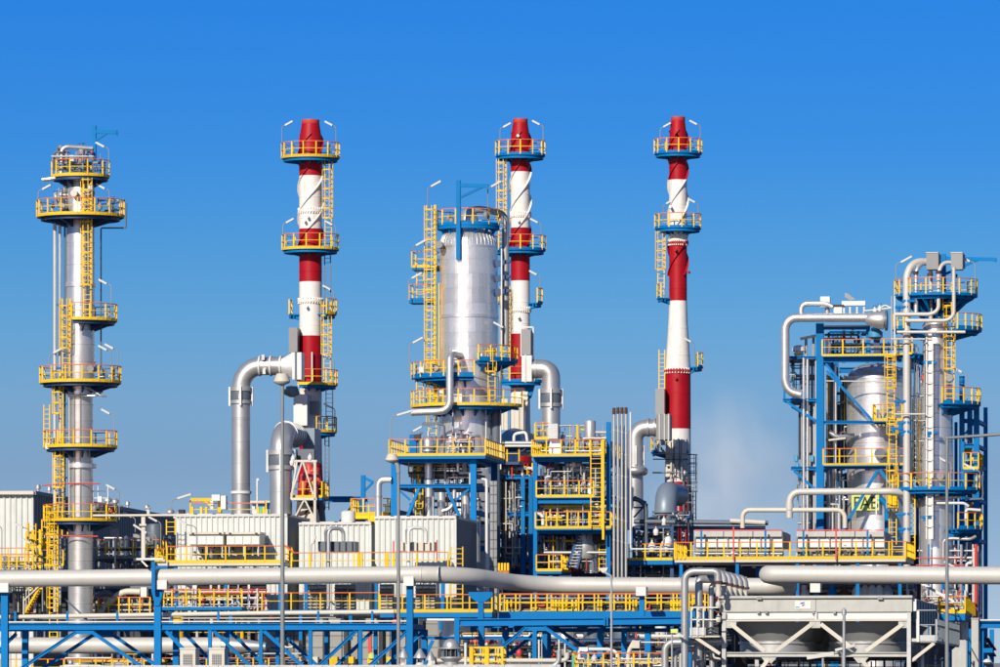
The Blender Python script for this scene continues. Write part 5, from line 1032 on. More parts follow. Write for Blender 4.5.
part('pump_top', MB().bar(f.p(799, 338, 1), f.p(816, 334.5, 1), .18), 'cream', t); part('pump_body', MB().lathe(f.p(797.5, 356, 1), [(.3, 0), (.3, .35), (.5, .4), (.45, .7), (.2, .8)], 14), 'white', t); part('pump_base', MB().bx(f, 793, 352.5, 800, 354, .6, 1.4), 'yellow', t)
for x, r, m, d, y0 in ((804, 1.4, 'alum', -.2, 358), (807.5, 1.4, 'alum', 0, 358), (813.5, 1.6, 'galv', .6, 400), (815.8, 1.2, 'alum', .2, 360), (829, 2.8, 'alum', 3, 370), (833, 1.2, 'alum', 2, 362), (832, 3, 'slate', 6, 400), (841, 1.6, 'slate', 5, 470), (827, 1.4, 'galv', 1, 470), (837, 1.4, 'galv', 2, 470)): pipe(t, f, [(x, y0, d), (x, 600, d)], r, m, name='riser_pipe', n=12)
for x, r, m, d, y0 in ((801, .7, 'galv', .6, 402), (810.5, 1.1, 'slate', 1.2, 360), (811, 1.6, 'slate', 3, 402), (806, 2.2, 'slate', 4.5, 402), (799, 1.0, 'slate', 3.5, 470), (817, 1.3, 'slate', 2.5, 402)): pipe(t, f, [(x, y0, d), (x, 600, d)], r, m, name='riser_pipe', n=10)
clutter(t, f, 798, 818, 402, 466, 1, 5, 14, 76, ('slate', 'galv', 'dark', 'navy'), 1.4, 4); clutter(t, f, 796, 818, 470, 540, 1, 5, 16, 77, ('slate', 'galv', 'navy', 'alum'), 1.5, 4)
for a, b, w in (((818, 362), (786, 396), 1.6), ((786, 404), (817, 423), 1.4), ((818, 425), (798, 464), 1.4)): brace(t, f, (*a, 4), (*b, 4), w)
pipe(t, f, [(826, 381, 0), (900, 381.5, 0)], .7, 'galv'); pipe(t, f, [(828, 431, 1), (836, 437, 1), (852, 434, 1.5)], 2.4, 'alum'); pipe(t, f, [(828, 440, .5), (845, 438, .5)], 1.2, 'cream')
clutter(t, f, 823, 842, 372, 464, 2, 7, 26, 71, ('slate', 'galv', 'dark', 'alum', 'navy', 'yellow'), 1.8, 7); clutter(t, f, 823, 866, 330, 354, 1, 5, 12, 72, ('slate', 'dark', 'galv', 'grey'), 1.4, 5)
clutter(t, f, 822, 846, 470, 535, 1, 6, 26, 73, ('slate', 'galv', 'navy', 'alum', 'white', 'blue'), 1.8, 6); clutter(t, f, 786, 818, 358, 398, 1, 5, 12, 74, ('slate', 'galv', 'dark', 'alum'), 1.3, 3)
clutter(t, f, 824, 905, 340, 356, .5, 4, 10, 75, ('galv', 'white', 'slate'), 1.0, 4)
for x, y, s in ((796, 462, 1), (797, 470, 1), (812, 462, 1)): part('spring_hanger', MB().lathe(f.p(x, y, .3), [(.08, 0), (.13, .05), (.13, .4), (.06, .5)], 12), 'skyblue', t)
part('blue_duct', MB().tube([f.p(887, 545, .2), f.p(887, 505, .2), f.p(880, 498, .2)], .2, 14, bend=.5), 'blue', t); part('post', MB().bar(f.p(877, 515, -.6), f.p(877, 497, -.6), .1), 'white', t)
for pts, r, m in (([(795, 520, -4), (795, 494, -4), (903, 493.5, -4), (914, 498, -3), (919, 506, -2)], 3.4, 'pipegrey'), ([(748.5, 530, -4), (748.5, 512, -4), (845, 512, -4), (850, 517, -4), (850, 530, -4)], 2.3, 'cream'), ([(795, 512, -4), (795, 505, -4)], 4.0, 'pipegrey')): pipe(t, f, pts, r, m, bend=3, name='outlet_pipe', n=18)
part('shade_sheet', MB().bx(f, 822, 530, 906, 640, 12, 12.4), 'dark', t)  # dark sheet added low behind the vessel as painted shade
# ------------------------------------------------------------------ silver column at the far right
f = F(448); k = f.k; CX = f.cx = 936
t = thing('distillation_column', 'wide silver column at the far right, top platform of looped pipes and a blue jib', 'column', f.g(CX)); c = f.g(CX); zz = lambda y: f.p(CX, y).z
part('shell', MB().lathe(c, [(17 * k, 0), (17 * k, zz(500)), (16.5 * k, zz(400)), (13 * k, zz(345)), (13 * k, zz(326)), (11 * k, zz(320)), (4 * k, zz(314)), (.1, zz(313))], 36), 'alum', t)
for y in (332, 346, 358, 372, 386, 400, 414, 428, 442, 456, 470, 500, 512): bolted(t, c, ((13 if y < 346 else 13 + min(3.5, (y - 345) * .065) if y < 400 else 16.5 + min(.5, (y - 400) * .005)) + .25) * k, zz(y), 'galv', .05, 'seam_band')
part('flange', MB().lathe(c + Z * zz(360), [(13.6 * k, 0), (14.8 * k, .02), (14.8 * k, .35), (13.6 * k, .37)], 32), 'alum', t); part('flange', MB().lathe(c + Z * zz(329), [(12 * k, 0), (13.6 * k, .02), (13.6 * k, .3), (12 * k, .32)], 32), 'alum', t)
cc = c.copy(); cc.z = rz(f, 294, 41); ringdeck(t, cc, 6 * k, 41 * k, toe='blue', nb=14, step=1.5, drop=1.5, toe_h=.25)
cc = c.copy(); cc.z = rz(f, 489, 43); ringdeck(t, cc, 17 * k, 43 * k, -180, 0, toe='blue', nb=16, step=1.8, toe_h=.3, drop=.6)
cc = c.copy(); cc.z = rz(f, 330, 45, .4); ringdeck(t, cc, 14 * k, 45 * k, -66, 20, toe='blue', nb=14, step=.9, toe_h=.4)
cc = c.copy(); cc.z = rz(f, 404, 44, .5); ringdeck(t, cc, 17 * k, 44 * k, -86, 20, toe='blue', nb=14, step=1.0, toe_h=.35)
cc = c.copy(); cc.z = rz(f, 529, 46, .5); ringdeck(t, cc, 17 * k, 46 * k, -66, 20, toe='blue', nb=14, step=1.0, toe_h=.35)
cc = c.copy(); cc.z = zz(330); ringdeck(t, cc, 14 * k, 44 * k, -180, -140, toe='blue', nb=14, step=1.0, toe_h=.35); cc = c.copy(); cc.z = zz(355); ringdeck(t, cc, 14 * k, 40 * k, -178, -130, toe='yellow', nb=14, step=1.0, toe_h=.2)
for pts, r, m in (([(909, 620, -2), (909, 274, -2), (917, 263, -1.5), (929, 263, -1)], 3.7, 'pipegrey'), ([(918, 315, -1.8), (918, 272, -1.8), (923, 264.5, -1.4), (930, 264.5, -1)], 2.2, 'alum'), ([(898, 316.5, -2.3), (934, 316.5, -2.3), (941, 312, -2.3), (941, 274, -2.3), (945, 264.5, -2), (955, 264.5, -1.8)], 2.0, 'pipegrey'), ([(908, 323, -2.6), (950, 323, -2.6), (956.5, 318, -2.6), (956.5, 270, -2.6)], 1.9, 'pipegrey'), ([(932, 320, -1.2), (932, 270, -1.2)], 2, 'pipegrey'), ([(897, 357, -2), (897, 298, -2)], .8, 'white'), ([(894, 352, -2), (894, 298, -2)], .7, 'galv'), ([(900, 334.5, -2.7), (968, 334.5, -2.7)], 1.5, 'pipegrey'), ([(894, 341.5, -2.8), (928, 341.5, -2.8)], .8, 'pipegrey'), ([(898, 416, -2.6), (928, 416, -2.6)], .9, 'pipegrey')): pipe(t, f, pts, r, m, bend=2.6, name='overhead_pipe', n=16)
for x, y in ((917.5, 276), (932, 278), (941, 276), (956.5, 279)): part('pipe_flange', MB().lathe(f.p(x, y, -1.9 if x != 941 else -2.3), [(2.9 * k, 0), (2.9 * k, .2)], 16), 'rust', t)
for x0, x1 in ((928.5, 940), (953, 964)): bxn = part('silencer_box', MB().bx(f, x0, 255, x1, 271.5, -2.0, -.8), 'grey', t); part('box_lid', MB().bx(f, x0 - .3, 254.4, x1 + .3, 255.1, -2.05, -.75), 'galv', bxn); part('box_side', MB().prism([f.p(x1, 271, -2), f.p(x1 + 1.6, 270, -1), f.p(x1 + 1.6, 256, -1), f.p(x1, 255.4, -2)], U * .04), 'grey', bxn)
tr = part('cable_tray', MB().bx(f, 928.2, 335, 929.6, 540, -2.3, -2.1).bx(f, 934.2, 335, 935.6, 540, -2.3, -2.1).bx(f, 929.6, 335, 934.2, 540, -2.12, -2.08), 'white', t)
for i in range(18): part('tray_rung', MB().bx(f, 928, 340 + 11 * i, 935.8, 340.8 + 11 * i, -2.36, -2.31), 'galv', tr)
for x, y in ((932, 364), (934, 434), (930, 518), (908, 433), (906, 424), (899, 430), (903, 403), (911, 303), (904, 309), (907, 530), (905, 515)): part('pipe_support', MB().cube(f.p(x, y, -2), 13 * k, .5, .16).cube(f.p(x - 3, y + 2, -2), .2, .4, .3), 'blue', t)
lad_at(t, f, 951, 402, 308, -1.3, w=.6); lad_at(t, f, 917, 490, 400, -1.2, w=.4, cage=False, c='yellow'); lad_at(t, f, 913, 560, 490, -1.6, w=.5, cage=False); lad_at(t, f, 949, 312, 284, -1.8, w=.6)
J = part('jib_crane', MB().bar(f.p(943, 296, .8), f.p(943, 253, .8), .3), 'blue', t); part('jib_arm', MB().bar(f.p(944, 257.5, .8), f.p(995.5, 258.5, .8), .2, .24), 'blue', J); part('jib_brace', MB().bar(f.p(945, 273, .8), f.p(977, 259, .8), .17), 'blue', J); part('jib_hook', MB().bar(f.p(995, 258, .8), f.p(995, 261, .8), .12), 'blue', J)
for x, y, h, d in ((976, 290, 1.8, -1), (897, 288, 1.6, 1), (968, 402, 1.9, -1), (952, 488, 1.7, -1), (981, 486, 1.0, -1)): lamp(t, f.p(x, y, -1), h, d, arm=.4, head=.8)
part('manhole', MB().tube([f.p(942, 477, -1.7), f.p(942, 477, -.8)], .26, 16), 'grey', t); part('manhole', MB().tube([f.p(951, 379, -1.5), f.p(951, 379, -.8)], .25, 16), 'grey', t)
for i in range(16): a = R(-180 + 360 * i / 16); e = Vector((math.cos(a), math.sin(a), 0)); part('deck_strut', MB().bar(c + e * 12 * k + Z * zz(320), c + e * 36 * k + Z * zz(297), .13), 'blue', t)
pipe(t, f, [(936, 498, -1.5), (963, 498, -1.5)], 1.2, 'cream'); pipe(t, f, [(936, 504, -1.6), (966, 504, -1.6), (970, 507, -1.5)], 1.4, 'white'); pipe(t, f, [(967.5, 522, -1.6), (967.5, 510, -1.6), (982, 511, -1.4)], 1.5, 'white'); pipe(t, f, [(945, 560, -1.6), (945, 541, -1.6), (952, 539, -1.6), (972, 540, -1.6), (977, 537, -1.4)], 1.6, 'galv')
pipe(t, f, [(983, 476, -1), (984, 495, -1), (983, 499.5, -1), (968, 500, -1)], 1.0, 'slate')
for y in (559, 566): pipe(t, f, [(918, y, -2), (966, y, -2)], .7, 'redpump')
clutter(t, f, 912, 928, 345, 480, -1.6, -.6, 12, 81, ('slate', 'galv', 'alum'), 1.0, 4); clutter(t, f, 918, 978, 545, 640, -2, 4, 34, 82, ('slate', 'galv', 'alum', 'white', 'redpump', 'blue'), 1.8, 8)
# blue tower behind it
f = F(449.5); k = f.k
t = thing('support_tower', 'dark blue steel tower carrying stairs right behind the far right column', 'tower', f.g(970))
for x, w, y0, d in ((962, 5, 376, 0), (976.5, 5.4, 403, 0), (964, 5, 403, 6), (980, 4, 403, 6), (953, 3, 420, 3)): a = f.p(x, 700, d); a.z = 0; part('column', MB().ibar(a, f.p(x, y0, d), w * k, w * k, .06), 'blue', t)
for y in (421, 446, 466, 500, 540, 580): part('beam', MB().ibar(f.p(964, y, 0), f.p(974.5, y, 0), .3, .3), 'blue', t); part('beam', MB().bar(f.p(977, y, .2), f.p(979, y, 5.8), .25), 'blue', t)
brace(t, f, (965, 434, 0), (974, 423, 0), 2); brace(t, f, (965, 465, 0), (975, 449, 0), 2)
for y0, d in ((470, 1.0), (520, 1.6)): part('stair', MB().bar(f.p(960, y0 - 26, d), f.p(979, y0 - 6, d), .15, .35).bar(f.p(960, y0 - 38, d), f.p(979, y0 - 18, d), .08).bar(f.p(960, y0 - 32, d), f.p(979, y0 - 12, d), .08), 'yellow', t)
boxdeck(t, f, 964, 979, 469, -.6, 4, 'fr', step=.8); part('backing_plate', MB().bx(f, 966, 466, 978, 640, 4, 4.3), 'navy', t)  # navy plate is added, standing in for shade inside the tower
for x in (968, 972, 978): pipe(t, f, [(x, 480, 1), (x, 640, 1)], .8, rnd.choice(('slate', 'navy', 'galv')))
clutter(t, f, 962, 979, 540, 640, .5, 3, 12, 83, ('navy', 'galv', 'slate', 'white'), 1.4, 3)
fl = F(444); w_ = walkway('bright yellow railed platform at the foot of the far right column', fl, 942, 968, 614, -3, 2, 'flr', step=1.0, th=.5, toe_h=.4)
part('side_panel', MB().prism([fl.p(968, 611, -3), fl.p(977, 617, -2), fl.p(976, 604, -2), fl.p(968, 599, -3)], U * .05), 'yellow', w_); lamp(w_, fl.p(965, 606, -3.1), 2.4, -1, arm=.4, head=.9); clutter(w_, fl, 920, 966, 590, 612, -2, 2, 26, 84, ('white', 'white', 'redpump', 'galv', 'slate', 'cream'), 1.2, 8)
part('stair_rail', MB().bar(fl.p(921, 582, -4), fl.p(958, 603, -4), .18), 'white', w_)
# ------------------------------------------------------------------ air coolers on the right walkway
f = F(428); k = f.k
w1 = walkway('long bright yellow railed walkway before two white air coolers, right half', f, 678, 908, 560, -2, 5, 'flr', th=.22, step=1.35, deck='cream', legs=(684, 740, 800, 860, 902), yb=640, toe_h=.28)
for x0, x1, lb, sd in ((694, 782, 'left one of the two white air coolers behind the long yellow walkway', 91), (796, 884, 'right one of the two white air coolers behind the long yellow walkway', 92)):
    ac = thing('air_cooler', lb, 'cooler', f.p(x0, 560, 1), 'air coolers on the walkway'); n = 8
    part('casing', MB().bx(f, x0, 537, x1, 547.5, .6, 5), 'cream', ac); part('side_panel', MB().bx(f, x1 + .1, 532, x1 + .6, 549, .2, 5.6), 'slate', ac)
    for i in range(n): part('panel', MB().bx(f, x0 + (x1 - x0) * i / n + .4, 538, x0 + (x1 - x0) * (i + 1) / n - .4, 547, .52, .58), 'white', ac)
    for i in range(3): part('cover', MB().bx(f, x0 + (x1 - x0) * i / 3 + .3, 531.2, x0 + (x1 - x0) * (i + 1) / 3 - .5, 536.6, .2, 5), 'concrete', ac)
    for i in range(n + 1): part('stiffener', MB().bx(f, x0 + (x1 - x0) * i / n - .3, 536.6, x0 + (x1 - x0) * i / n + .3, 552, .3, .46), 'grey', ac)
    part('top_rail', MB().bar(f.p(x0, 530, .4), f.p(x1, 530, .4), .08), 'redpump', ac); part('header', MB().bx(f, x0, 549, x1, 551.5, .4, 1.2), 'grey', ac)
    for i in range(22): part('plug', MB().lathe(f.p(x0 + 2 + (x1 - x0 - 4) * i / 21, 556, rnd.uniform(.4, 1.2)), [(.08, 0), (.14, .1), (.14, .3), (.05, .4)], 8), rnd.choice(('dark', 'white', 'slate', 'galv')), ac)
    clutter(ac, f, x0, x1, 550, 559, .3, 1.2, 16, sd, ('galv', 'white', 'slate', 'dark'), .9, 6)
    for x in (x0 + 8, x0 + 72): part('marker_post', MB().bar(f.p(x, 558, -.4), f.p(x, 530, -.4), .12), 'blue', ac)
    part('fire_riser', MB().bar(f.p(x0 + 43, 561, -2.2), f.p(x0 + 43, 528, -2.2), .1), 'redpump', ac)
for x in (680, 684, 688): part('rail_gate', MB().bar(f.p(x, 560, -2.05), f.p(x, 547, -2.05), .12), 'yellow', w1)
lad_at(w1, f, 900, 560, 540, -1, w=.9, cage=False)
u_ = thing('equipment_row', 'dark row of pumps, valves and pipes under the long yellow walkway', 'machinery', F(432).p(790, 600)); fu = F(432)
part('backing', MB().bx(fu, 690, 566, 915, 640, 5, 5.4), 'dark', u_); clutter(u_, fu, 690, 912, 582, 604, 0, 4, 70, 93, ('white', 'galv', 'slate', 'blue', 'redpump', 'cream', 'yellow', 'rust'), 2.2, 26, 5)  # dark backing sheet stands in for the shade under the walkway
for x in (858, 866, 873, 880, 888): part('tarpaulin_bag', MB().lathe(fu.p(x, 602, -.5), [(.3, 0), (.42, .3), (.35, .8), (.12, 1.1)], 9), rnd.choice(('white', 'cream', 'galv')), u_)
for x, m in ((800, 'redpump'), (805, 'white'), (845, 'rust'), (833, 'blue')): part('pump', MB().lathe(fu.p(x, 602, -.6), [(.3, 0), (.36, .1), (.36, .6), (.2, .8), (.2, 1.1)], 12), m, u_)
part('blue_beam', MB().bx(fu, 764, 593, 782, 596, -.8, -.4), 'blue', u_)
# ------------------------------------------------------------------ big air cooler, lower right foreground
f = F(332); k = f.k; DEP = 17.0
t = thing('air_cooler', 'big pale air cooler in the right foreground with fan hoppers and a side walkway', 'cooler', f.g(815))
part('header_panel', MB().bx(f, 719, 598.6, 815.6, 612, 0, .5), 'concrete', t); part('header_panel', MB().bx(f, 816, 598.6, 912, 612, 0, .5), 'concrete', t)
part('top_flange', MB().bx(f, 718.5, 596, 912.5, 598.5, -.15, .6), 'concrete', t); part('tube_bundle', MB().bx(f, 720, 598, 911, 612, .55, DEP), 'grey', t)
part('side_beam', MB().bx(f, 723, 613, 814, 619, .1, .4), 'white', t); part('side_beam', MB().bx(f, 817.5, 613, 910, 619, .1, .4), 'white', t); part('bottom_rail', MB().bx(f, 722, 619.6, 911, 621.4, -.1, .5), 'cream', t)
part('side_panel', MB().bx(f, 912.2, 598, 912.8, 622, .7, DEP), 'slate', t); part('side_header', MB().bx(f, 909, 599, 916, 611, .2, .8), 'white', t)  # side panel in slate: shade of the right side put into its colour
for i in range(9): part('side_rib', MB().bx(f, 912.9, 598, 913.6, 622, 1.2 + i * 1.9, 1.45 + i * 1.9), 'slate', t)
for x, d in ((724, 0), (909, 0), (724, DEP), (909, DEP), (816, DEP)): a = f.p(x, 760, d); a.z = 0; part('column', MB().ibar(a, f.p(x, 612.5 if d == 0 else 621, d), 4 * k, 4 * k, .05), 'galv', t)
part('mid_post', MB().bx(f, 814.6, 612.4, 817, 621, -.05, .1), 'white', t)
part('lower_beam', MB().ibar(f.p(727, 654.5, 0), f.p(907, 654.5, 0), .25, 4.6 * k, .05), 'concrete', t); part('lower_beam', MB().ibar(f.p(727, 654.5, DEP), f.p(907, 654.5, DEP), .25, 4.6 * k, .05), 'grey', t)
for x in (728, 815, 906): part('lower_cross_beam', MB().bar(f.p(x, 654, .2), f.p(x, 654, DEP - .2), .2, .2), 'grey', t)
for a, b in (((731, 624), (765, 651)), ((812, 624), (776, 651)), ((821, 624), (856, 651)), ((903, 624), (866, 651)), ((768, 660), (759, 672)), ((862, 660), (872, 672))): part('brace', MB().bar(f.p(*a, -.05), f.p(*b, -.05), .17, .2), 'cream', t)
for x in (731, 815, 904): part('gusset', MB().bx(f, x - 5.5, 621.6, x + 5.5, 628, -.08, -.02), 'concrete', t)
for x in (769, 861): part('gusset', MB().prism([f.p(x - 8, 657, -.06), f.p(x + 8, 657, -.06), f.p(x + 3, 663, -.06), f.p(x - 3, 663, -.06)], V * .05), 'concrete', t)
for ix, (xa, xb) in enumerate(((729, 812), (820, 904))):
    for j in range(3):
        d0 = .6 + j * 5.5; d1 = d0 + 5.2; xm = (xa + xb) / 2
        c = f.p(xm, 652, (d0 + d1) / 2); r = min(2.1, (xb - xa) * k * .44)
        top = [f.p(xa, 622, d0), f.p(xb, 622, d0), f.p(xb, 622, d1), f.p(xa, 622, d1)]; zt = top[0].z
        for q in top: q.z = zt
        n = 24; zb = f.p(xm, 641, d0).z; ring = []; sq = []
        for i in range(n):
            a = 2 * math.pi * i / n - YAW; s = max(abs(math.cos(2 * math.pi * i / n)), abs(math.sin(2 * math.pi * i / n)))
            ring.append(Vector((c.x + math.cos(a) * r, c.y + math.sin(a) * r, zb)))
            u, v = math.cos(2 * math.pi * i / n) / s, math.sin(2 * math.pi * i / n) / s
            m_ = (top[0] + top[2]) / 2; sq.append(m_ + (top[1] - top[0]) * (u / 2) + (top[3] - top[0]) * (v / 2))
        part('fan_hopper', MB().add(sq + ring, [(i, (i + 1) % n, n + (i + 1) % n, n + i) for i in range(n)]), 'greypanel', t)
        part('fan_ring', MB().sect(Vector((c.x, c.y, 0)), r - .06, r, f.p(xm, 653, d0).z, zb + .05, -180, 180, 32).sect(Vector((c.x, c.y, 0)), r, r + .08, zb - .12, zb, -180, 180, 32), 'galv', t)
for x in (757, 765, 812, 833): part('bolt_cluster', MB().bx(f, x, 611, x + 3, 613.6, -.12, .05), 'grey', t)
for x in (757, 878): part('lifting_lug', MB().bx(f, x, 597, x + 5, 599.6, -.2, .0), 'grey', t)
sg = part('sign_plate', MB().bx(f, 795, 601, 811, 609, -.03, -.005), 'white', t)
part('emblem', MB().prism([f.p(800.6, 602.8, -.045), f.p(804.6, 602.0, -.045), f.p(804.2, 603.6, -.045), f.p(800.2, 604.0, -.045)], V * .012), 'blue', sg); part('emblem', MB().prism([f.p(802, 604.6, -.045), f.p(805.4, 604.4, -.045), f.p(803.6, 606.0, -.045), f.p(802, 606.0, -.045)], V * .012), 'redpump', sg)
part('sign_lettering', MB().bx(f, 795.6, 606.6, 799.4, 607.6, -.045, -.033), 'skyblue', sg)
# side walkway of the cooler
pf = part('side_walkway', MB().bx(f, 911.5, 640.8, 936.5, 642.6, .1, DEP), 'grey', t)
P = [f.p(917, 640, .1), f.p(936, 640, .1), f.p(936, 640, DEP)]
for q in P: q.z = f.p(936, 640.6).z
rail(pf, P[:2], toe='galv', top='galv', mid='galv', h=1.55, step=1.1, toe_h=.42); rail(pf, P[1:], toe='slate', top='slate', mid='slate', h=1.55, step=1.1, toe_h=.12)  # side rails slate, front ones galvanised: shade put into the side's colour
part('hanger_brace', MB().bar(f.p(934, 643, .2), f.p(911, 661, .2), .16), 'cream', t); part('walkway_bracket', MB().bar(f.p(911, 640, .1), f.p(917, 640, .1), .16), 'cream', t); part('corner_post', MB().bar(f.p(918, 642, .05), f.p(918, 611, .05), .13), 'white', t)
for i in range(7): part('walkway_bracket', MB().bar(f.p(911, 661, 1.5 + i * 2.2), f.p(935, 642, 1.5 + i * 2.2), .12), 'slate', t); part('support_post', MB().bar(f.p(917 + .2 * i, 720, 1.5 + i * 2.2), f.p(917 + .2 * i, 642, 1.5 + i * 2.2), .16), 'slate', t)
clutter(t, f, 729, 905, 658, 690, 3, 14, 26, 101, ('dark', 'dark', 'slate', 'blue', 'galv'), 1.8, 6, 2); part('shade_block', MB().bx(f, 729, 664, 906, 760, 15, 16), 'dark', t)  # the dark block is added, standing for shade below the cooler
clutter(t, f, 912, 940, 645, 690, 2, 12, 14, 102, ('slate', 'galv', 'white', 'rust', 'blue'), 1.8, 4)
lamp(t, f.p(843, 672, -.5), 1.0, 1, arm=-.3, head=1.0, tilt=15)
# inlet manifold: one riser and five bends behind it
m_ = thing('inlet_manifold', 'silver riser arching over into six bends at the left end of the air cooler', 'pipes', f.g(690))
pipe(m_, f, [(687.3, 720, -1.2), (687.3, 572, -1.2), (717, 572, -1.2), (720.5, 574, -1.2), (720.5, 582, -1.2)], 3.7, 'galv', bend=2.6, name='riser_pipe', n=22)
pipe(m_, f, [(698.5, 660, .2), (698.5, 579, .2), (705, 579, .4), (719, 579, .6)], 3.9, 'galv', bend=2, name='riser_pipe', n=20); pipe(m_, f, [(709.5, 658, .8), (709.5, 584, .8), (719, 583, .8)], 2.7, 'galv', bend=2, name='riser_pipe', n=18)
for i in range(6):
    d = -1.2 + i * 2.7
    x = 720.5; part('header_bend', MB().tube([f.p(712, 572, d), f.p(717, 572, d), f.p(720.8, 576, d), f.p(721, 584, d)], 3.5 * k, 18, bend=.25), 'galv', m_); part('flange', MB().lathe(f.p(721, 583.5, d), [(4.4 * k, 0), (4.4 * k, .1)], 18), 'rust', m_); part('valve_body', MB().lathe(f.p(721, 597, d), [(2.6 * k, 0), (3.2 * k, .2), (2.2 * k, .4), (3.2 * k, .62)], 14), 'cream', m_)
part('header_pipe', MB().tube([f.p(708, 572.4, -1.2), f.p(708, 572.4, 13)], 3.2 * k, 18), 'galv', m_)
for y in (590, 604, 618): valve(m_, f.p(719, y, -.3), .22, 'cream')
for y0, y1 in ((606, 612), (618, 624), (627, 633)): pipe(m_, f, [(693, y0, -.4), (706, y0 + 1, -.6), (719, y1, -.4)], .6, 'slate')
part('service_box', MB().bx(f, 692.5, 628, 708, 635.5, -1.2, .2), 'galv', m_); part('service_deck', MB().bx(f, 692, 636, 722, 637.6, -1.2, .6), 'cream', m_); part('deck_brace', MB().bar(f.p(698, 638, -1), f.p(722, 654, -1), .16), 'cream', m_)
for x in (694, 700, 706): part('rail_post', MB().bar(f.p(x, 636, -1.25), f.p(x, 607, -1.25), .06), 'white', m_)
part('rail_bar', MB().bar(f.p(693, 608, -1.25), f.p(720, 608, -1.25), .06), 'white', m_); part('rail_bar', MB().bar(f.p(693, 620, -1.25), f.p(720, 620, -1.25), .06), 'white', m_)
for x0, y, x1, r in ((665.5, 642.5, 722, 3.6), (674, 649, 700, 2.2), (679.5, 650, 704, 2.4), (693, 652, 712, 2.2)): pipe(m_, f, [(x0, 720, .6 if r < 3 else -.2), (x0, y, .6 if r < 3 else -.2), (x1, y - 1, .6 if r < 3 else -.2)], r, 'galv', bend=2.4, name='outlet_pipe', n=16)
for x, r in ((699, 3.2), (710, 2.8)): pipe(m_, f, [(x, 720, 1), (x, 645, 1)], r, 'galv', name='outlet_pipe', n=16)
pipe(m_, f, [(714.5, 650, -.6), (715, 658, -.6), (722, 659, -.6)], 1.1, 'cream'); clutter(m_, f, 690, 722, 640, 672, 1.5, 3, 12, 103, ('galv', 'slate', 'blue', 'cream'), 1.5, 3)
lp_ = thing('yard_lamp', 'small yellow-capped lamp with tilted white head left of the silver riser pipe', 'lamp', F(330).p(672, 700)); fl = F(330)
part('pole', MB().tube([fl.p(672, 700), fl.p(672, 632), fl.p(674, 630)], .05, 8), 'galv', lp_); part('cap', MB().bx(fl, 671, 629, 678, 633, -.15, .15), 'lime', lp_); part('lamp_head', MB().bar(fl.p(675, 632), fl.p(684, 637), .2, .12), 'lampglass', lp_)
lp_ = thing('yard_lamp', 'white tilted lamp head reaching in front of the air cooler, lower right', 'lamp', F(318).p(836, 700)); fl = F(318)
part('lamp_head', MB().bar(fl.p(807, 657.5), fl.p(834, 653.5), .26, .2), 'lampglass', lp_); part('pole', MB().tube([fl.p(823, 700), fl.p(823, 658), fl.p(824, 655)], .06, 8), 'galv', lp_)
# pale post and blue frame, far right
f = F(345); k = f.k
t = thing('portal_frame', 'blue steel portal with a pale concrete post at the right edge', 'frame', f.g(985))
part('post', MB().bx(f, 971.5, 619, 978.5, 800, -.1, .3), 'concrete', t); part('post_cap', MB().bx(f, 971, 618, 979, 619, -.15, .35), 'concrete', t)
for x, w, d in ((968, 5, 2.5), (981, 4, .6), (987, 4.4, 4)): a = f.p(x, 700, d); a.z = 0; part('column', MB().ibar(a, f.p(x, 628, d), w * k, w * k, .05), 'blue', t)
part('beam', MB().ibar(f.p(979, 624.5, .4), f.p(1050, 624.5, .4), .4, 7 * k, .06), 'blue', t); part('beam', MB().ibar(f.p(983, 640, 1), f.p(988, 652, 4), .4, .4), 'navy', t); part('beam', MB().bx(f, 982, 648, 992, 652.5, .5, 1), 'blue', t)
part('cap_plate', MB().bx(f, 979, 619.4, 1050, 620.6, .1, .9), 'white', t); part('base_block', MB().bx(f, 984, 663, 1050, 720, .5, 6), 'slate', t); part('roof_vent', MB().lathe(f.p(987, 664, .2), [(.12, 0), (.25, .1), (.2, .2), (.05, .28)], 12), 'white', t)
t = solo('concrete_screen', MB().bx(F(372), 952, 640, 966, 760, 0, .3), 'concrete', 'pale concrete screen wall behind the lamp pole, lower right', 'screen wall')
# ------------------------------------------------------------------ roof in the very foreground, with cowls and outdoor units
f = F(318); k = f.k
t = thing('roof_edge', 'pale parapet of a flat-roofed building along the bottom edge of the view', 'building', f.g(250))
part('wall', MB().bx(f, 60, 668, 560, 760, .3, 14), 'greypanel', t); part('parapet', MB().bx(f, 60, 665.4, 560, 668, 0, .35), 'galv', t)
for x in range(62, 560, 26): part('parapet_joint', MB().bx(f, x, 665.1, x + .4, 668, -.02, 0), 'grey', t)
f = F(344); k = f.k
for x0, lb in ((180, 'left one of two cream outdoor air conditioning units at the bottom edge'), (209, 'right one of two cream outdoor air conditioning units at the bottom edge')):
    a_ = thing('outdoor_unit', lb, 'air conditioner', f.p(x0 + 9, 690), 'outdoor air conditioning units')
    part('casing', MB().bx(f, x0, 649, x0 + 15.4, 690, 0, 1.1), 'cream', a_); part('lid', MB().bx(f, x0 - .4, 648, x0 + 15.9, 649.2, -.05, 1.15), 'white', a_)
    g_ = part('grille', MB().bx(f, x0 + 3, 654, x0 + 12.4, 690, -.03, -.005), 'slate', a_)
    for i in range(6): part('grille_bar', MB().bx(f, x0 + 3 + 1.75 * i, 654, x0 + 3.35 + 1.75 * i, 690, -.06, -.032), 'cream', g_)
    for i in range(8): part('grille_bar', MB().bx(f, x0 + 3, 655 + 2.4 * i, x0 + 12.4, 655.35 + 2.4 * i, -.065, -.04), 'cream', g_)
f = F(330); k = f.k
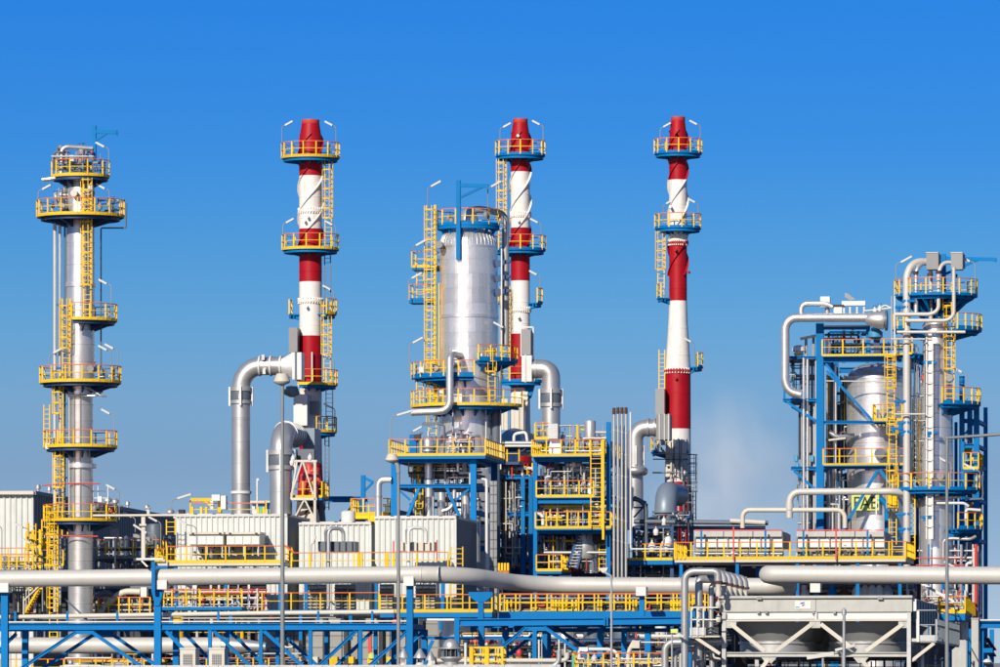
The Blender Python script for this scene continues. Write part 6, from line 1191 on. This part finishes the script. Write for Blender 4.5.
def cowl(x, y, r, lb):
    t = thing('roof_vent', lb, 'roof vent', f.p(x, 680), 'roof vent cowls')
    part('hood', MB().lathe(f.p(x, y + 9.6, 0), [(r * k, 0), (r * k, .04), (r * .25 * k, .46), (.02, .5)], 22), 'galv', t); part('neck', MB().lathe(f.p(x, 680, 0), [(r * .62 * k, 0), (r * .62 * k, .62), (r * .75 * k, .66), (r * .75 * k, .75), (r * .45 * k, .9)], 18), 'cream', t)
    for i in range(4): a = R(45 + 90 * i); e = Vector((math.cos(a), math.sin(a), 0)) * (r * .6 * k); part('strut', MB().bar(f.p(x, 680 - 11, 0) + e, f.p(x, y + 9, 0) + e, .03), 'galv', t)
cowl(403.5, 648, 5.8, 'pointed roof vent cowl left of a pair, beside the pale lamp pole'); cowl(420, 648.5, 6.8, 'broadest pointed roof vent cowl, in the middle of three'); cowl(430.5, 651, 5.4, 'lowest pointed roof vent cowl, beside the domed ventilator')
t = thing('roof_ventilator', 'domed grey roof ventilator with a dark slotted waist, left of the yellow cage', 'roof vent', f.p(451, 680))
c = f.p(451, 680, 0); H = lambda y: f.p(451, y).z - c.z
part('dome', MB().lathe(c, [(11.8 * k, H(649)), (11.8 * k, H(647.6)), (8.2 * k, H(647)), (8 * k, H(644)), (6 * k, H(640.6)), (3 * k, H(639)), (.02, H(638.6))], 28), 'galv', t); part('waist', MB().lathe(c, [(6.5 * k, H(657)), (6.5 * k, H(649))], 20), 'black', t)
for i in range(12): a = R(30 * i); e = Vector((math.cos(a), math.sin(a), 0)) * 8.8 * k; part('waist_bar', MB().bar(c + e + Z * H(657), c + e + Z * H(649), .04), 'slate', t)
part('skirt', MB().lathe(c, [(8 * k, 0), (6.6 * k, H(668)), (7 * k, H(662)), (11.4 * k, H(658.4)), (11.4 * k, H(657)), (8 * k, H(656.6))], 28), 'galv', t)
fp_ = solo('roof_pole', MB().tube([f.p(465.5, 680), f.p(465.5, 643)], .07, 8), 'white', 'short white pole between the domed ventilator and the yellow cage', 'pole')
t = thing('ladder_cage', 'yellow ladder cage standing up at the bottom edge beside the domed ventilator', 'ladder', f.p(487, 690))
for x, d, w in ((471.5, 0, .2), (487, 0, .22), (502.5, 0, .1), (478, 1, .07), (480.5, 1, .07), (493, 1, .07), (495.5, 1, .07), (498.5, 1, .07), (502.5, 1, .1), (471.5, 1, .1)): part('upright', MB().bar(f.p(x, 690, d), f.p(x, 646.5, d), w), 'yellow', t)
for i in range(4):
    y = 647.5 + 7 * i
    for a, b in (((471, 0), (503, 0)), ((471, 1), (503, 1)), ((471.5, 0), (471.5, 1)), ((502.5, 0), (502.5, 1))): part('hoop', MB().bar(f.p(a[0], y, a[1]), f.p(b[0], y, b[1]), .05, .09), 'yellow', t)
# ------------------------------------------------------------------ lamp poles
def pole(name, lb, Y, x, ytop, rb, m): 
    f = F(Y); t = thing(name, lb, 'street lamp', f.g(x), 'street lamps'); a = f.g(x); b = f.p(x, ytop)
    part('pole', MB().tube([a, b.lerp(a, .5), b], [rb * f.k * 1.25, rb * f.k, rb * f.k * .72], 12), m, t); return t, f
def bell(t, f, x, y, w, h, m, d=0):
    c = f.p(x, y + h, d); k = f.k
    part('lamp_head', MB().lathe(c, [(w * .12 * k, -.0), (w * .44 * k, h * .2 * k), (w * .5 * k, h * .34 * k), (w * .46 * k, h * .5 * k), (w * .34 * k, h * .95 * k), (w * .3 * k, h * k)], 18), m, t)
t, f = pole('street_lamp', 'tall slate street lamp with two bell-shaped heads, before the left chimney', 340, 282.5, 384, 2.2, 'polegrey'); bell(t, f, 282, 373.5, 17, 12, 'cream'); bell(t, f, 288, 385, 16, 11, 'polegrey', 1.2); part('arm', MB().bar(f.p(283, 390, 0), f.p(287, 394, 1.2), .12), 'polegrey', t)
t, f = pole('street_lamp', 'tall pale street lamp with one boxy head, before the right white shed', 340, 398.5, 470, 2.0, 'grey'); bell(t, f, 392, 454, 14, 9, 'cream'); part('arm', MB().tube([f.p(398.5, 473), f.p(397.5, 465), f.p(392.5, 459)], .11, 8), 'grey', t)
t, f = pole('street_lamp', 'thin grey street lamp whose small head hangs before the fat pipe', 345, 611.5, 577, 1.4, 'galv'); part('arm', MB().tube([f.p(611.5, 580), f.p(611, 576), f.p(604, 572)], .07, 8), 'galv', t); part('lamp_head', MB().prism([f.p(597.5, 568), f.p(608, 567.5), f.p(606, 572), f.p(603, 573)], V * .5), 'lampglass', t)
t, f = pole('street_lamp', 'slate street lamp with a long straight arm reaching out of view at right', 325, 947, 438, 1.9, 'polegrey'); part('arm', MB().tube([f.p(947, 452), f.p(947.4, 438), f.p(1040, 431.5)], [.09, .1, .08], 10, bend=.0), 'polegrey', t); part('elbow', MB().lathe(f.p(947, 439), [(.12, 0), (.12, .1)], 10), 'polegrey', t)
t, f = pole('bollard_pole', 'short pale pole with a stepped top in front of the right air cooler bay', 300, 844, 610, 2.0, 'galv'); part('pole_tip', MB().tube([f.p(844, 614), f.p(844, 608)], .05, 10), 'galv', t); part('collar', MB().lathe(f.p(844, 615), [(.11, 0), (.11, .25)], 12), 'galv', t)
t['category'] = 'pole'; del t['group']
# ------------------------------------------------------------------ thin steam drifting up right of the right chimney
f = F(560)
m = bpy.data.materials.new('steam'); m.use_nodes = True; t_ = m.node_tree; t_.nodes.clear()
o_ = t_.nodes.new('ShaderNodeOutputMaterial'); v_ = t_.nodes.new('ShaderNodeVolumePrincipled'); c_ = t_.nodes.new('ShaderNodeTexCoord'); n_ = t_.nodes.new('ShaderNodeTexNoise'); g_ = t_.nodes.new('ShaderNodeTexGradient'); g_.gradient_type = 'SPHERICAL'
n_.inputs['Scale'].default_value = 1.7; n_.inputs['Detail'].default_value = 5
mp_ = t_.nodes.new('ShaderNodeMapping'); q_ = t_.nodes.new('ShaderNodeMath'); q_.operation = 'MULTIPLY'; r_ = t_.nodes.new('ShaderNodeMapRange'); r_.inputs['From Min'].default_value = .38; r_.inputs['From Max'].default_value = .72; r_.inputs['To Max'].default_value = .2
l_ = t_.links.new; l_(c_.outputs['Object'], g_.inputs['Vector']); l_(c_.outputs['Object'], n_.inputs['Vector']); l_(n_.outputs['Fac'], r_.inputs['Value']); l_(r_.outputs[0], q_.inputs[0]); l_(g_.outputs['Fac'], q_.inputs[1]); l_(q_.outputs[0], v_.inputs['Density'])
v_.inputs['Color'].default_value = (.97, .97, .97, 1); v_.inputs['Anisotropy'].default_value = -.3; l_(v_.outputs[0], o_.inputs['Volume'])
st = solo('steam_plume', MB().lathe(Vector((0, 0, 0)), [(math.sin(math.pi * i / 10) + .001, -math.cos(math.pi * i / 10)) for i in range(11)], 20), m, 'faint white steam drifting up behind the right chimney', 'steam', kind='stuff', base=Vector((0, 0, 0)))
st.location = f.p(722, 488); st.scale = (8.0, 5, 10.5); st.rotation_euler = (0, R(-14), 0)
